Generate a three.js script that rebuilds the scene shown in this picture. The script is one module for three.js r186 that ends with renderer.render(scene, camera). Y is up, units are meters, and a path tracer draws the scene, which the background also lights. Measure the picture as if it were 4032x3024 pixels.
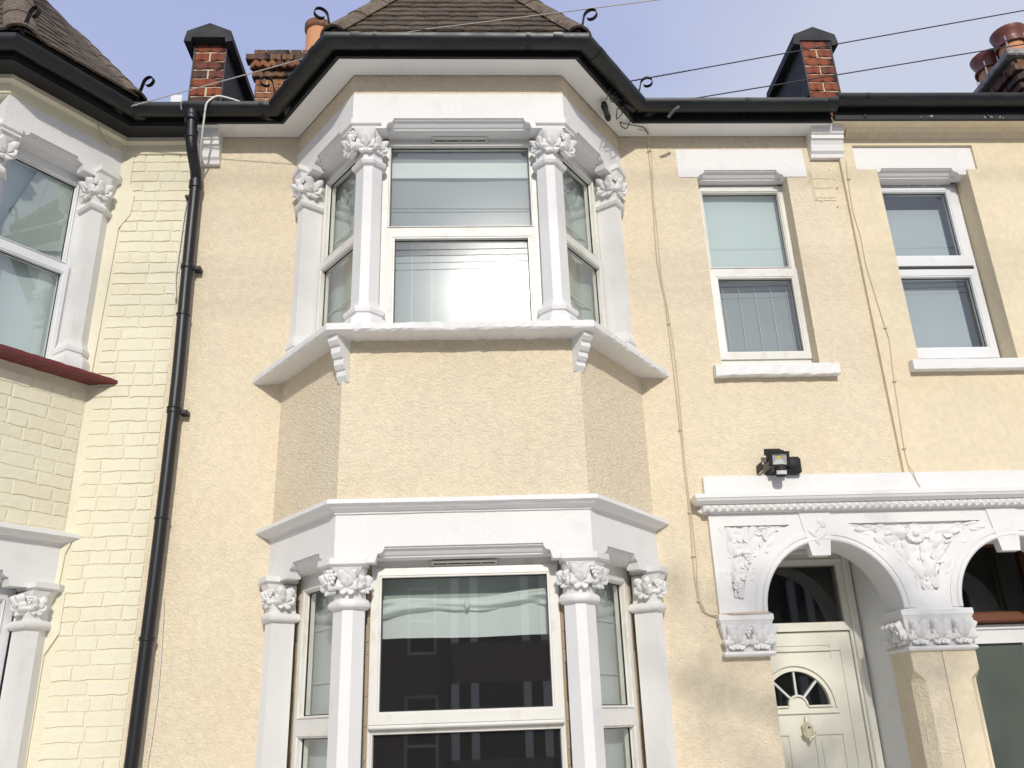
import * as THREE from 'three';
import { mergeGeometries, toCreasedNormals } from 'three/addons/utils/BufferGeometryUtils.js';

// ---------------------------------------------------------------- camera, sky, sun, exposure
const scene = new THREE.Scene();
const camera = new THREE.PerspectiveCamera(47.96, 4 / 3, 0.05, 400);
camera.position.set(0, 1.6, 4.85);
camera.rotation.set(0.375292, -0.052036, -0.034943, 'YXZ');
const renderer = new THREE.WebGLRenderer({ antialias: true });
renderer.setSize(1024, 768);
renderer.toneMapping = THREE.LinearToneMapping;
renderer.toneMappingExposure = 0.785;
renderer.shadowMap.enabled = true;

const SUN = new THREE.Vector3(0.04, Math.sin(0.475), 0.88).normalize();
function mulberry(a) { return () => { a |= 0; a = a + 0x6D2B79F5 | 0; let t = Math.imul(a ^ a >>> 15, 1 | a); t = t + Math.imul(t ^ t >>> 7, 61 | t) ^ t; return ((t ^ t >>> 14) >>> 0) / 4294967296; }; }
const rnd = mulberry(77);
const rr = (a, b) => a + (b - a) * rnd();
// tileable value noise, period p cells
const PERM = (() => { const r = mulberry(5), a = new Float32Array(65536); for (let i = 0; i < 65536; i++) a[i] = r(); return a; })();
const hash = (x, y, s) => PERM[((x * 374761 + y * 668265 + s * 9277) ^ ((x * 1013 + y * 7919) >> 3)) & 65535];
function vnoise(x, y, p, s) {
  const xi = Math.floor(x), yi = Math.floor(y), fx = x - xi, fy = y - yi, w = v => v * v * (3 - 2 * v), m = v => ((v % p) + p) % p;
  const a = hash(m(xi), m(yi), s), b = hash(m(xi + 1), m(yi), s), c = hash(m(xi), m(yi + 1), s), d = hash(m(xi + 1), m(yi + 1), s);
  return a + (b - a) * w(fx) + (c - a) * w(fy) + (a - b - c + d) * w(fx) * w(fy);
}
function fbm(u, v, p, oct, s) { let t = 0, a = 0.5, n = 0; for (let i = 0; i < oct; i++) { t += a * vnoise(u * p, v * p, p, s + i); n += a; a *= 0.5; p *= 2; } return t / n; }
const smooth = (a, b, x) => { const t = Math.min(1, Math.max(0, (x - a) / (b - a))); return t * t * (3 - 2 * t); };

{ // the sky: pale blue, thin high haze, whiter low down and round the sun
  const w = 1024, h = 512, d = new Float32Array(w * h * 4), v = new THREE.Vector3();
  for (let j = 0; j < h; j++) for (let i = 0; i < w; i++) {
    const el = ((j + 0.5) / h - 0.5) * Math.PI, az = ((i + 0.5) / w - 0.5) * 2 * Math.PI;
    v.set(Math.cos(el) * Math.cos(az), Math.sin(el), Math.cos(el) * Math.sin(az));
    const up = Math.max(0, v.y), k = Math.exp(-up * 2.6);
    let c = [0.44 + 0.42 * k, 0.53 + 0.38 * k, 0.92 + 0.12 * k];
    const px = v.x / (up + 0.18) * 0.16, pz = v.z / (up + 0.18) * 0.16;
    const haze = smooth(0.38, 0.74, fbm(px * 0.6 + 0.3, pz * 1.1 + 0.2, 8, 6, 31)) * smooth(0.02, 0.25, v.y);
    const th = Math.acos(Math.min(1, v.dot(SUN))) * 57.2958;
    const near = Math.exp(-th / 26);
    const cl = Math.min(1, haze * (0.55 + 0.5 * near) + 0.62 * near);
    c = c.map((q, n) => q + (([0.92, 0.95, 1.02][n] + 1.0 * near) - q) * cl);
    const glow = 1.9 * Math.exp(-th / 5) + 75 * Math.exp(-th / 1.4);
    c = c.map((q, n) => q + glow * [1, 0.96, 0.86][n]);
    if (v.y < 0) c = [0.26, 0.25, 0.235];
    d.set([c[0], c[1], c[2], 1], (j * w + i) * 4);
  }
  const t = new THREE.DataTexture(d, w, h, THREE.RGBAFormat, THREE.FloatType);
  t.mapping = THREE.EquirectangularReflectionMapping; t.magFilter = t.minFilter = THREE.LinearFilter; t.wrapS = THREE.RepeatWrapping; t.needsUpdate = true;
  scene.background = t; scene.environment = t; scene.backgroundIntensity = 1;
}
const sun = new THREE.DirectionalLight(new THREE.Color(1, 0.95, 0.87), 3.3);
sun.position.copy(SUN).multiplyScalar(30); sun.castShadow = true; sun.shadow.radius = 2.2;
Object.assign(sun.shadow.camera, { left: -10, right: 10, top: 10, bottom: -10, near: 1, far: 60 });
scene.add(sun, sun.target);

// ---------------------------------------------------------------- naming and geometry helpers
const used = {};
function numbered(n) { used[n] = (used[n] ?? -1) + 1; return used[n] ? `${n}_${String(used[n]).padStart(3, '0')}` : n; }
function tag(o, label, category, group) { o.userData.label = label; o.userData.category = category; if (group) o.userData.group = group; return o; }
function thing(name, label, category, pos = [0, 0, 0], group) { const g = new THREE.Group(); g.name = numbered(name); g.position.set(...pos); scene.add(g); return tag(g, label, category, group); }
function part(name, parent, pos = [0, 0, 0], rotY = 0) { const g = new THREE.Group(); g.name = name; g.position.set(...pos); g.rotation.y = rotY; parent.add(g); return g; }
const _a = new THREE.Vector3(), _b = new THREE.Vector3(), _n = new THREE.Vector3(), _t = new THREE.Vector3();
function metreUV(g) { // flat faces get uv in metres along their own surface
  g = g.index ? g.toNonIndexed() : g;
  const p = g.attributes.position, uv = new Float32Array(p.count * 2), q = [new THREE.Vector3(), new THREE.Vector3(), new THREE.Vector3()];
  for (let i = 0; i < p.count; i += 3) {
    for (let k = 0; k < 3; k++) q[k].fromBufferAttribute(p, i + k);
    _n.crossVectors(_a.subVectors(q[1], q[0]), _b.subVectors(q[2], q[0])).normalize();
    if (Math.abs(_n.y) > 0.75) for (let k = 0; k < 3; k++) { uv[(i + k) * 2] = q[k].x; uv[(i + k) * 2 + 1] = q[k].z; }
    else { _t.set(_n.z, 0, -_n.x).normalize(); if (_t.x + _t.z * 0.37 < 0) _t.negate(); for (let k = 0; k < 3; k++) { uv[(i + k) * 2] = q[k].dot(_t); uv[(i + k) * 2 + 1] = q[k].y; } }
  }
  g.setAttribute('uv', new THREE.BufferAttribute(uv, 2));
  return g;
}
function join(list) {
  list = list.flat(9).map(g => { const c = g.index ? g.toNonIndexed() : g; for (const k of Object.keys(c.attributes)) if (!['position', 'normal'].includes(k)) c.deleteAttribute(k); if (!c.attributes.normal) c.computeVertexNormals(); return c; });
  return metreUV(list.length > 1 ? mergeGeometries(list) : list[0]);
}
function add(name, parent, geos, mat, label) {
  const m = new THREE.Mesh(Array.isArray(geos) ? join(geos) : geos, mat); m.name = name; m.castShadow = m.receiveShadow = true;
  if (label) m.userData.label = label; (parent ?? scene).add(m); return m;
}
function lone(name, label, category, geos, mat, group) { return tag(add(numbered(name), scene, geos, mat), label, category, group); }
class Soup { constructor() { this.p = []; }
  tri(a, b, c) { this.p.push(...a, ...b, ...c); return this; }
  quad(a, b, c, d) { return this.tri(a, b, c).tri(a, c, d); }
  geo() { const g = new THREE.BufferGeometry(); g.setAttribute('position', new THREE.Float32BufferAttribute(this.p, 3)); g.computeVertexNormals(); return g; } }
function box(x0, x1, y0, y1, z0, z1, c = 0) { // box with chamfered edges
  if (c <= 0) { const g = new THREE.BoxGeometry(x1 - x0, y1 - y0, z1 - z0); g.translate((x0 + x1) / 2, (y0 + y1) / 2, (z0 + z1) / 2); return g; }
  const h = [(x1 - x0) / 2, (y1 - y0) / 2, (z1 - z0) / 2], o = [(x0 + x1) / 2, (y0 + y1) / 2, (z0 + z1) / 2], s = new Soup();
  c = Math.min(c, h[0] * 0.9, h[1] * 0.9, h[2] * 0.9);
  const P = (sg, ax) => sg.map((v, k) => o[k] + v * (k === ax ? h[k] : h[k] - c));
  const face = (pts) => { // wind outward
    const A = new THREE.Vector3(...pts[0]), n = new THREE.Vector3(...pts[1]).sub(A).cross(new THREE.Vector3(...pts[2]).sub(A)), m = new THREE.Vector3();
    pts.forEach(p => m.add(new THREE.Vector3(...p))); m.divideScalar(pts.length).sub(new THREE.Vector3(...o)); if (n.dot(m) < 0) pts.reverse();
    pts.length === 3 ? s.tri(...pts) : s.quad(...pts);
  };
  for (let ax = 0; ax < 3; ax++) for (const e of [-1, 1]) {
    const q = [[-1, -1], [1, -1], [1, 1], [-1, 1]].map(([u, v]) => { const g = [0, 0, 0]; g[ax] = e; g[(ax + 1) % 3] = u; g[(ax + 2) % 3] = v; return P(g, ax); }); face(q);
    const a1 = (ax + 1) % 3, a2 = (ax + 2) % 3;
    for (const f of [-1, 1]) { const g0 = [0, 0, 0], g1 = [0, 0, 0]; g0[ax] = g1[ax] = e; g0[a1] = g1[a1] = f; g0[a2] = -1; g1[a2] = 1; face([P(g0, ax), P(g1, ax), P(g1, a1), P(g0, a1)]); }
  }
  for (const i of [-1, 1]) for (const j of [-1, 1]) for (const k of [-1, 1]) face([P([i, j, k], 0), P([i, j, k], 1), P([i, j, k], 2)]);
  return s.geo();
}
// a profile [d outward, y] swept along a plan path [x, z, dy]; outward is to the left of +x travel seen from above (+z for a path going +x)
function mitres(path) {
  const nr = (a, b) => { const dx = b[0] - a[0], dz = b[1] - a[1], l = Math.hypot(dx, dz); return [-dz / l, dx / l]; };
  return path.map((p, i) => { const a = i ? nr(path[i - 1], p) : nr(p, path[1]), b = i < path.length - 1 ? nr(p, path[i + 1]) : a, k = 1 + a[0] * b[0] + a[1] * b[1]; return [(a[0] + b[0]) / k, (a[1] + b[1]) / k]; });
}
function sweep(path, prof, { jitter = 0, open = false, crease = 0 } = {}) {
  const m = mitres(path), s = new Soup(), n = prof.length;
  const V = path.map((p, i) => prof.map(([d, y]) => [p[0] + m[i][0] * d, y + (p[2] ?? 0) + (jitter ? (rnd() - 0.5) * jitter : 0), p[1] + m[i][1] * (d + (jitter && d > 0.02 ? (rnd() - 0.5) * jitter : 0))]));
  for (let i = 0; i + 1 < path.length; i++) for (let k = 0; k < (open ? n - 1 : n); k++) { const l = (k + 1) % n; s.quad(V[i][k], V[i + 1][k], V[i + 1][l], V[i][l]); }
  if (!open) { const f = THREE.ShapeUtils.triangulateShape(prof.map(p => new THREE.Vector2(...p)), []); for (const [a, b, c] of f) { s.tri(V[0][a], V[0][b], V[0][c]); const e = V.length - 1; s.tri(V[e][a], V[e][c], V[e][b]); } }
  return crease ? toCreasedNormals(s.geo(), crease) : s.geo();
}
function split(path, step) { const o = []; for (let i = 0; i + 1 < path.length; i++) { const [a, b] = [path[i], path[i + 1]], n = Math.max(1, Math.round(Math.hypot(b[0] - a[0], b[1] - a[1]) / step)); for (let k = 0; k < n; k++) { const t = k / n; o.push([a[0] + (b[0] - a[0]) * t, a[1] + (b[1] - a[1]) * t, (a[2] ?? 0) + ((b[2] ?? 0) - (a[2] ?? 0)) * t]); } } o.push(path[path.length - 1]); return o; }
// plan polygons [[x,z]...] stacked at heights: lofted, capped
function loft(layers, crease = 0) {
  const s = new Soup(), n = layers[0][1].length, V = layers.map(([y, poly]) => poly.map(([x, z]) => [x, y, z]));
  for (let i = 0; i + 1 < V.length; i++) for (let k = 0; k < n; k++) { const l = (k + 1) % n; s.quad(V[i][k], V[i + 1][k], V[i + 1][l], V[i][l]); }
  for (const [L, flip] of [[0, 1], [V.length - 1, 0]]) for (const [a, b, c] of THREE.ShapeUtils.triangulateShape(layers[L][1].map(p => new THREE.Vector2(...p)), [])) flip ? s.tri(V[L][a], V[L][b], V[L][c]) : s.tri(V[L][a], V[L][c], V[L][b]);
  return crease ? toCreasedNormals(s.geo(), crease) : s.geo();
}
const grow = (poly, d) => { // offset a convex plan polygon outward
  const n = poly.length, A = poly.reduce((t, p, i) => { const q = poly[(i + 1) % n]; return t + p[0] * q[1] - q[0] * p[1]; }, 0) > 0 ? 1 : -1;
  const nr = (a, b) => { const dx = b[0] - a[0], dz = b[1] - a[1], l = Math.hypot(dx, dz); return [A * dz / l, -A * dx / l]; };
  return poly.map((p, i) => { const a = nr(poly[(i + n - 1) % n], p), b = nr(p, poly[(i + 1) % n]), k = 1 + a[0] * b[0] + a[1] * b[1]; return [p[0] + (a[0] + b[0]) / k * d, p[1] + (a[1] + b[1]) / k * d]; });
};
const shapeOf = (pts, holes = []) => { const s = new THREE.Shape(pts.map(p => new THREE.Vector2(...p))); for (const h of holes) s.holes.push(new THREE.Path(h.map(p => new THREE.Vector2(...p)))); return s; };
function slab(pts, z0, z1, holes = []) { const g = new THREE.ExtrudeGeometry(shapeOf(pts, holes), { depth: z1 - z0, bevelEnabled: false, curveSegments: 12 }); g.translate(0, 0, z0); return g; }
const prismX = (zy, x0, x1) => { const g = slab(zy.map(([z, y]) => [-z, y]), x0, x1); g.rotateY(Math.PI / 2); return g; };
const rect = (x0, x1, y0, y1) => [[x0, y0], [x1, y0], [x1, y1], [x0, y1]];
const arc = (cx, cy, r, a0, a1, n) => Array.from({ length: n + 1 }, (_, i) => { const a = a0 + (a1 - a0) * i / n; return [cx + r * Math.cos(a), cy + r * Math.sin(a)]; });
const V3 = (a) => new THREE.Vector3(...a);
function tube(pts, r, seg = 6, n) { const c = new THREE.CatmullRomCurve3(pts.map(V3), false, 'catmullrom', 0.35); return new THREE.TubeGeometry(c, n ?? Math.max(8, pts.length * 6), r, seg, false); }
function ball(x, y, z, r, d = 1) { const g = new THREE.IcosahedronGeometry(r, d); const c = toCreasedNormals(g, 1.2); c.translate(x, y, z); return c; }

// ---------------------------------------------------------------- materials
function tex(size, tile, fn, srgb) {
  const d = new Uint8Array(size * size * 4);
  for (let j = 0; j < size; j++) for (let i = 0; i < size; i++) { const c = fn((i + 0.5) / size, (j + 0.5) / size), o = (j * size + i) * 4; if (typeof c === 'number') d[o] = d[o + 1] = d[o + 2] = Math.max(0, Math.min(255, c * 255)); else for (let k = 0; k < 3; k++) d[o + k] = Math.max(0, Math.min(255, c[k] * 255)); d[o + 3] = 255; }
  const t = new THREE.DataTexture(d, size, size); t.wrapS = t.wrapT = THREE.RepeatWrapping; t.magFilter = THREE.LinearFilter; t.minFilter = THREE.LinearMipmapLinearFilter; t.generateMipmaps = true; t.repeat.set(1 / tile, 1 / tile);
  if (srgb) t.colorSpace = THREE.SRGBColorSpace; t.needsUpdate = true; return t;
}
function cells(u, v, p, s, pw) { // blobs of thrown-on render
  const x = u * p, y = v * p, xi = Math.floor(x), yi = Math.floor(y); let h = 0;
  for (let a = -1; a <= 1; a++) for (let b = -1; b <= 1; b++) { const cx = xi + a, cy = yi + b, m = q => ((q % p) + p) % p, k = hash(m(cx), m(cy), s), l = hash(m(cx), m(cy), s + 7), r = 0.35 + 0.55 * hash(m(cx), m(cy), s + 3); const dx = x - cx - k, dy = y - cy - l, dd = 1 - (dx * dx + dy * dy) / (r * r); if (dd > 0) h = Math.max(h, Math.pow(dd, pw) * (0.4 + 0.6 * r)); }
  return h;
}
const stippleBump = tex(1024, 1.6, (u, v) => { const w = 0.004 * (fbm(u, v, 90, 2, 3) - 0.5); return 0.62 * cells(u + w, v - w, 150, 11, 0.7) + 0.25 * fbm(u, v, 60, 3, 17) + 0.2 * cells(u, v, 75, 23, 1); });
const stippleMap = tex(512, 3.1, (u, v) => { const b = fbm(u, v, 5, 5, 41), s = smooth(0.56, 0.8, fbm(u * 1, v, 9, 4, 61)), f = fbm(u, v, 120, 2, 71) - 0.5, k = 0.945 + 0.06 * (b - 0.5) + 0.06 * f; return [k, k * (0.995 - 0.008 * s), k * (0.985 - 0.014 * s)]; }, true);
const floatBump = tex(512, 0.8, (u, v) => 0.6 * fbm(u, v, 24, 5, 9) + 0.4 * fbm(u, v, 120, 2, 19));
const paintBump = tex(512, 0.7, (u, v) => 0.5 * fbm(u, v, 14, 5, 101) + 0.3 * fbm(u, v * 0.25, 64, 2, 111) + 0.25 * cells(u, v, 30, 51, 2));
const paintMap = tex(512, 1.9, (u, v) => { const g = fbm(u, v, 6, 5, 121), d = smooth(0.62, 0.85, fbm(u, v, 22, 4, 131)), k = 0.97 + 0.035 * (g - 0.5) - 0.022 * d; return [k, k, k * 0.995]; }, true);
const frameMap = tex(512, 1.1, (u, v) => { const g = fbm(u, v, 5, 5, 141), d = smooth(0.55, 0.8, fbm(u, v, 16, 5, 151)), k = 0.96 + 0.05 * (g - 0.5) - 0.045 * d; return [k, k * (1 - 0.01 * d), k * (0.99 - 0.035 * d)]; }, true);
const clayMap = tex(256, 0.23, (u, v) => { const g = fbm(u, v, 6, 5, 161), s = smooth(0.55, 0.75, fbm(u, v, 5, 4, 171)), k = 0.75 + 0.4 * (g - 0.5); return [k * (1 - 0.5 * s), k * (1 - 0.48 * s), k * (1 - 0.4 * s)]; }, true);
const clayBump = tex(256, 0.2, (u, v) => fbm(u, v, 16, 5, 181));
const tileMap = tex(256, 0.37, (u, v) => { const g = fbm(u, v, 12, 5, 191), l = smooth(0.6, 0.75, fbm(u, v, 18, 4, 201)), k = 0.72 + 0.35 * (g - 0.5); return [k + 0.16 * l, k + 0.15 * l, k + 0.08 * l]; }, true);
const dustRough = tex(256, 0.9, (u, v) => [0, 0.72 + 0.5 * (fbm(u, v, 10, 5, 211) - 0.5), 0]);
const dustMap = tex(256, 1.3, (u, v) => { const k = 0.55 + 0.5 * fbm(u, v, 12, 5, 221); return [k, k, k]; }, true);
const lin = (r, g, b) => new THREE.Color().setRGB(r, g, b);
const std = (r, g, b, rough = 0.85, x = {}) => new THREE.MeshStandardMaterial({ color: lin(r, g, b), roughness: rough, metalness: 0, ...x });
const M = {
  render: std(0.835, 0.731, 0.545, 0.95, { map: stippleMap, bumpMap: stippleBump, bumpScale: 0.0046 }),
  renderBay: std(0.835, 0.735, 0.545, 0.95, { map: stippleMap, bumpMap: stippleBump, bumpScale: 0.0056 }),
  renderSmooth: std(0.835, 0.731, 0.525, 0.92, { map: stippleMap, bumpMap: floatBump, bumpScale: 0.0022 }),
  yellow: std(0.81, 0.762, 0.585, 0.75, { map: paintMap, bumpMap: floatBump, bumpScale: 0.0025 }),
  yellowB: std(0.795, 0.742, 0.56, 0.75, { map: paintMap, bumpMap: floatBump, bumpScale: 0.003 }),
  yellowJoint: std(0.80, 0.75, 0.57, 0.8, { map: paintMap, bumpMap: floatBump, bumpScale: 0.005 }),
  white: std(0.815, 0.806, 0.79, 0.6, { map: paintMap, bumpMap: paintBump, bumpScale: 0.0022 }),
  whiteSmooth: std(0.815, 0.806, 0.79, 0.55, { map: paintMap, bumpMap: paintBump, bumpScale: 0.0008 }),
  soffit: std(0.88, 0.88, 0.86, 0.5, { map: paintMap }),
  frame: std(0.80, 0.785, 0.735, 0.4, { map: frameMap, bumpMap: paintBump, bumpScale: 0.0004 }),
  frameNew: std(0.82, 0.83, 0.84, 0.32, { map: paintMap }),
  gasket: std(0.02, 0.02, 0.022, 0.6),
  mastic: std(0.36, 0.27, 0.18, 0.9, { bumpMap: floatBump, bumpScale: 0.004 }),
  black: std(0.011, 0.013, 0.0135, 0.62, { roughnessMap: dustRough, map: dustMap }),
  fascia: std(0.011, 0.012, 0.012, 0.6, { map: dustMap, bumpMap: paintBump, bumpScale: 0.001 }),
  pipe: std(0.008, 0.009, 0.011, 0.42),
  bitumen: std(0.045, 0.047, 0.05, 0.8, { map: dustMap, bumpMap: floatBump, bumpScale: 0.004 }),
  lead: std(0.17, 0.175, 0.185, 0.6, { map: tileMap, bumpMap: floatBump, bumpScale: 0.003 }),
  iron: std(0.025, 0.016, 0.013, 0.55, { map: clayMap }),
  maroon: std(0.15, 0.026, 0.03, 0.5, { bumpMap: paintBump, bumpScale: 0.003 }),
  mortar: std(0.62, 0.53, 0.37, 0.95, { bumpMap: clayBump, bumpScale: 0.004 }),
  mortarDark: std(0.2, 0.16, 0.12, 0.95, { bumpMap: clayBump, bumpScale: 0.004 }),
  pot: std(0.62, 0.30, 0.145, 0.8, { bumpMap: floatBump, bumpScale: 0.001, map: paintMap }),
  potRim: std(0.42, 0.19, 0.10, 0.75, { map: tileMap }),
  cowl: std(0.17, 0.052, 0.034, 0.4),
  wire: std(0.03, 0.03, 0.033, 0.6), wirePale: std(0.42, 0.40, 0.37, 0.6),
  cable: std(0.62, 0.53, 0.38, 0.7), cableWhite: std(0.75, 0.73, 0.68, 0.5),
  steel: std(0.6, 0.6, 0.6, 0.35, { metalness: 1 }),
  doorPaint: std(0.83, 0.815, 0.72, 0.42, { map: paintMap }),
  recess: std(0.80, 0.81, 0.79, 0.7, { map: paintMap, bumpMap: floatBump, bumpScale: 0.001 }),
  wood: std(0.15, 0.052, 0.025, 0.5), frosted: std(0.10, 0.12, 0.105, 0.25), matt: std(0.009, 0.009, 0.01, 0.65), flashing: std(0.13, 0.135, 0.145, 0.7, { map: tileMap, bumpMap: floatBump, bumpScale: 0.004 }), stone: std(0.6, 0.59, 0.57, 0.9, { map: tileMap, bumpMap: floatBump, bumpScale: 0.003 }),
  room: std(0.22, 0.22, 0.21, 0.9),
  glass: new THREE.MeshPhysicalMaterial({ color: lin(0.93, 0.965, 0.95), roughness: 0.012, transmission: 0.985, thickness: 0, ior: 2.15 }),
  glassDark: new THREE.MeshPhysicalMaterial({ color: lin(0.45, 0.5, 0.48), roughness: 0.015, transmission: 0.985, thickness: 0, ior: 1.7 }),
  blind: std(0.74, 0.79, 0.78, 0.9), blindGrey: std(0.40, 0.44, 0.46, 0.9), blindMint: std(0.78, 0.86, 0.85, 0.9), roman: std(0.62, 0.66, 0.61, 0.9),
  slatA: std(0.50, 0.53, 0.51, 0.8), cord: std(0.6, 0.64, 0.62, 0.7), net: std(0.36, 0.41, 0.38, 0.9),
};
const BRICKS = [[0.44, 0.125, 0.05], [0.40, 0.10, 0.045], [0.36, 0.10, 0.055], [0.25, 0.085, 0.055], [0.16, 0.075, 0.06]].map(c => std(...c, 0.9, { map: clayMap, bumpMap: clayBump, bumpScale: 0.006 }));
const OLDBRICKS = [[0.50, 0.21, 0.085], [0.46, 0.19, 0.08], [0.53, 0.25, 0.11], [0.42, 0.17, 0.08]].map(c => std(...c, 0.9, { map: clayMap, bumpMap: clayBump, bumpScale: 0.006 }));
const SOOTBRICKS = [[0.26, 0.13, 0.07], [0.2, 0.11, 0.075], [0.3, 0.16, 0.09], [0.13, 0.09, 0.07]].map(c => std(...c, 0.9, { map: clayMap, bumpMap: clayBump, bumpScale: 0.006 }));
const TILES = [[0.18, 0.13, 0.086], [0.152, 0.112, 0.076], [0.2, 0.147, 0.098]].map(c => std(...c, 0.9, { map: tileMap, bumpMap: clayBump, bumpScale: 0.004 }));
const HIPS = [[0.33, 0.25, 0.175], [0.28, 0.21, 0.15]].map(c => std(...c, 0.92, { map: tileMap, bumpMap: clayBump, bumpScale: 0.006 }));
const pick = a => a[Math.floor(rnd() * a.length)];

// ---------------------------------------------------------------- ground
const pave = lone('pavement', '', '', [box(-30, 30, -0.3, 0, -0.2, 8.2)], std(0.70, 0.68, 0.64, 0.9, { map: paintMap }));
pave.userData = { kind: 'structure' };
const road = lone('road', '', '', [box(-200, 200, -0.5, -0.12, 8.2, 14.6)], std(0.16, 0.157, 0.15, 0.9)); road.userData = { kind: 'structure' };
const land = lone('ground', '', '', [box(-200, 200, -0.6, -0.124, -200, 200)], std(0.16, 0.155, 0.14, 0.95)); land.userData = { kind: 'structure' };
const pave2 = lone('pavement', '', '', [box(-60, 60, -0.3, 0, 14.6, 17.2)], pave.material); pave2.userData = { kind: 'structure' };

// ---------------------------------------------------------------- shared pieces
const BW = 0.632, BZ = 0.598, BJ = 1.08;         // bay: half width of its front, projection, half width at the wall
const bayPath = (XB, ext = 0.0) => [[XB - BJ - ext * 0.6, -ext * 0.8], [XB - BW, BZ], [XB + BW, BZ], [XB + BJ + ext * 0.6, -ext * 0.8]];
const TH = Math.atan2(0.8, 0.6);

// carved leaf: a domed, lobed relief standing on a face whose normal lies at plan angle phi
function relief(x, y, z, phi, tilt, roll, w, h, depth, kind = 'vine') {
  const n0 = new THREE.Vector3(Math.sin(phi), 0, Math.cos(phi)), t0 = new THREE.Vector3(Math.cos(phi), 0, -Math.sin(phi)), u0 = new THREE.Vector3(0, 1, 0);
  const b0 = u0.clone().multiplyScalar(Math.cos(tilt)).addScaledVector(n0, Math.sin(tilt)), n = n0.clone().multiplyScalar(Math.cos(tilt)).addScaledVector(u0, -Math.sin(tilt));
  const t = t0.clone().multiplyScalar(Math.cos(roll)).addScaledVector(b0, Math.sin(roll)), b = b0.clone().multiplyScalar(Math.cos(roll)).addScaledVector(t0, -Math.sin(roll));
  if (kind === 'fan') { // ribbed leaf spreading from its stem at the given point
    const s = new Soup(), C = 22, qs = [0, 0.25, 0.5, 0.75, 0.93, 1], tip = rr(0.85, 1.1);
    const F = (i, j) => { const e = i < 0 || i > C, ii = Math.max(0, Math.min(C, i)), a = (ii / C - 0.5) * 2.7, rib = Math.abs(Math.cos(2.62 * a)), q = qs[j], r = (0.74 + 0.26 * Math.pow(rib, 0.7)) * (0.72 + 0.28 * Math.cos(a * 0.9)); let g = (0.3 + 0.7 * Math.sin(q * 1.9) * tip) * (0.62 + 0.42 * rib) + 0.18 * q * Math.sin(a * 1.3); if (e || j === 5) g = -0.5; const uu = Math.sin(a) * r * q * w * 0.62, vv = Math.cos(a) * r * q * h + (a * a > 1.5 ? 0 : 0); return [x + t.x * uu + b.x * vv + n.x * g * depth, y + t.y * uu + b.y * vv + n.y * g * depth, z + t.z * uu + b.z * vv + n.z * g * depth]; };
    for (let i = -1; i <= C; i++) for (let j = 0; j < 5; j++) s.quad(F(i, j), F(i + 1, j), F(i + 1, j + 1), F(i, j + 1));
    return toCreasedNormals(s.geo(), 0.6);
  }
  const N = kind === 'flower' ? 40 : 26, rings = [0, 0.3, 0.62, 0.88, 1], s = new Soup(), wob = rr(0, 6);
  const P = (i, k) => {
    const a = i / N * 2 * Math.PI, q = rings[k]; let r = 1, hgt;
    if (kind === 'vine') { const lob = Math.abs(Math.cos(2.5 * (a - Math.PI / 2))); r = (0.66 + 0.34 * Math.pow(lob, 0.6)) * (0.93 + 0.07 * Math.sin(a)) * (1 + 0.05 * Math.sin(9 * a + wob)); hgt = [0.35, 0.62, 0.92, 0.86, -0.5][k] * (q > 0.1 && q < 1 ? 0.55 + 0.5 * lob : 1); }
    else if (kind === 'flower') { const pet = Math.abs(Math.cos(8 * a)); r = 0.88 + 0.12 * pet; hgt = q < 0.2 ? 1.0 : q < 0.4 ? 0.75 : 0.55 + 0.4 * pet * q; if (q === 1) hgt = -0.3; }
    else if (kind === 'long') { r = 1 / (1 + 0.5 * Math.abs(Math.sin(a)) * 0) * (1 + 0.08 * Math.sin(5 * a + wob)); hgt = (1 - q * q) * 0.7 + 0.3 * (1 - Math.abs(Math.cos(a)) * q); if (q === 1) hgt = -0.35; }
    else { r = 1 + 0.06 * Math.sin(4 * a + wob); hgt = Math.sqrt(Math.max(0, 1 - q * q)) - (q === 1 ? 0.3 : 0); }
    const uu = Math.cos(a) * r * q * w / 2, vv = Math.sin(a) * r * q * h / 2;
    return [x + t.x * uu + b.x * vv + n.x * hgt * depth, y + t.y * uu + b.y * vv + n.y * hgt * depth, z + t.z * uu + b.z * vv + n.z * hgt * depth];
  };
  for (let i = 0; i < N; i++) for (let k = 0; k < rings.length - 1; k++) k ? s.quad(P(i, k), P(i, k + 1), P((i + 1) % N, k + 1), P((i + 1) % N, k)) : s.tri(P(i, 0), P(i, 1), P((i + 1) % N, 1));
  return toCreasedNormals(s.geo(), 1.0);
}
function grapes(x, y, z, phi, sc = 1, n = 9) {
  const o = [], N = [Math.sin(phi), Math.cos(phi)], T = [Math.cos(phi), -Math.sin(phi)];
  for (let i = 0; i < n; i++) { const row = Math.floor((Math.sqrt(8 * i + 1) - 1) / 2), k = i - row * (row + 1) / 2, u = (k - row / 2) * 0.019 * sc, v = (row - 1.5) * 0.018 * sc; o.push(ball(x + T[0] * u + N[0] * rr(0, 0.006), y + v, z + T[1] * u + N[1] * rr(0, 0.006), 0.0115 * sc)); }
  return o;
}
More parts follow.
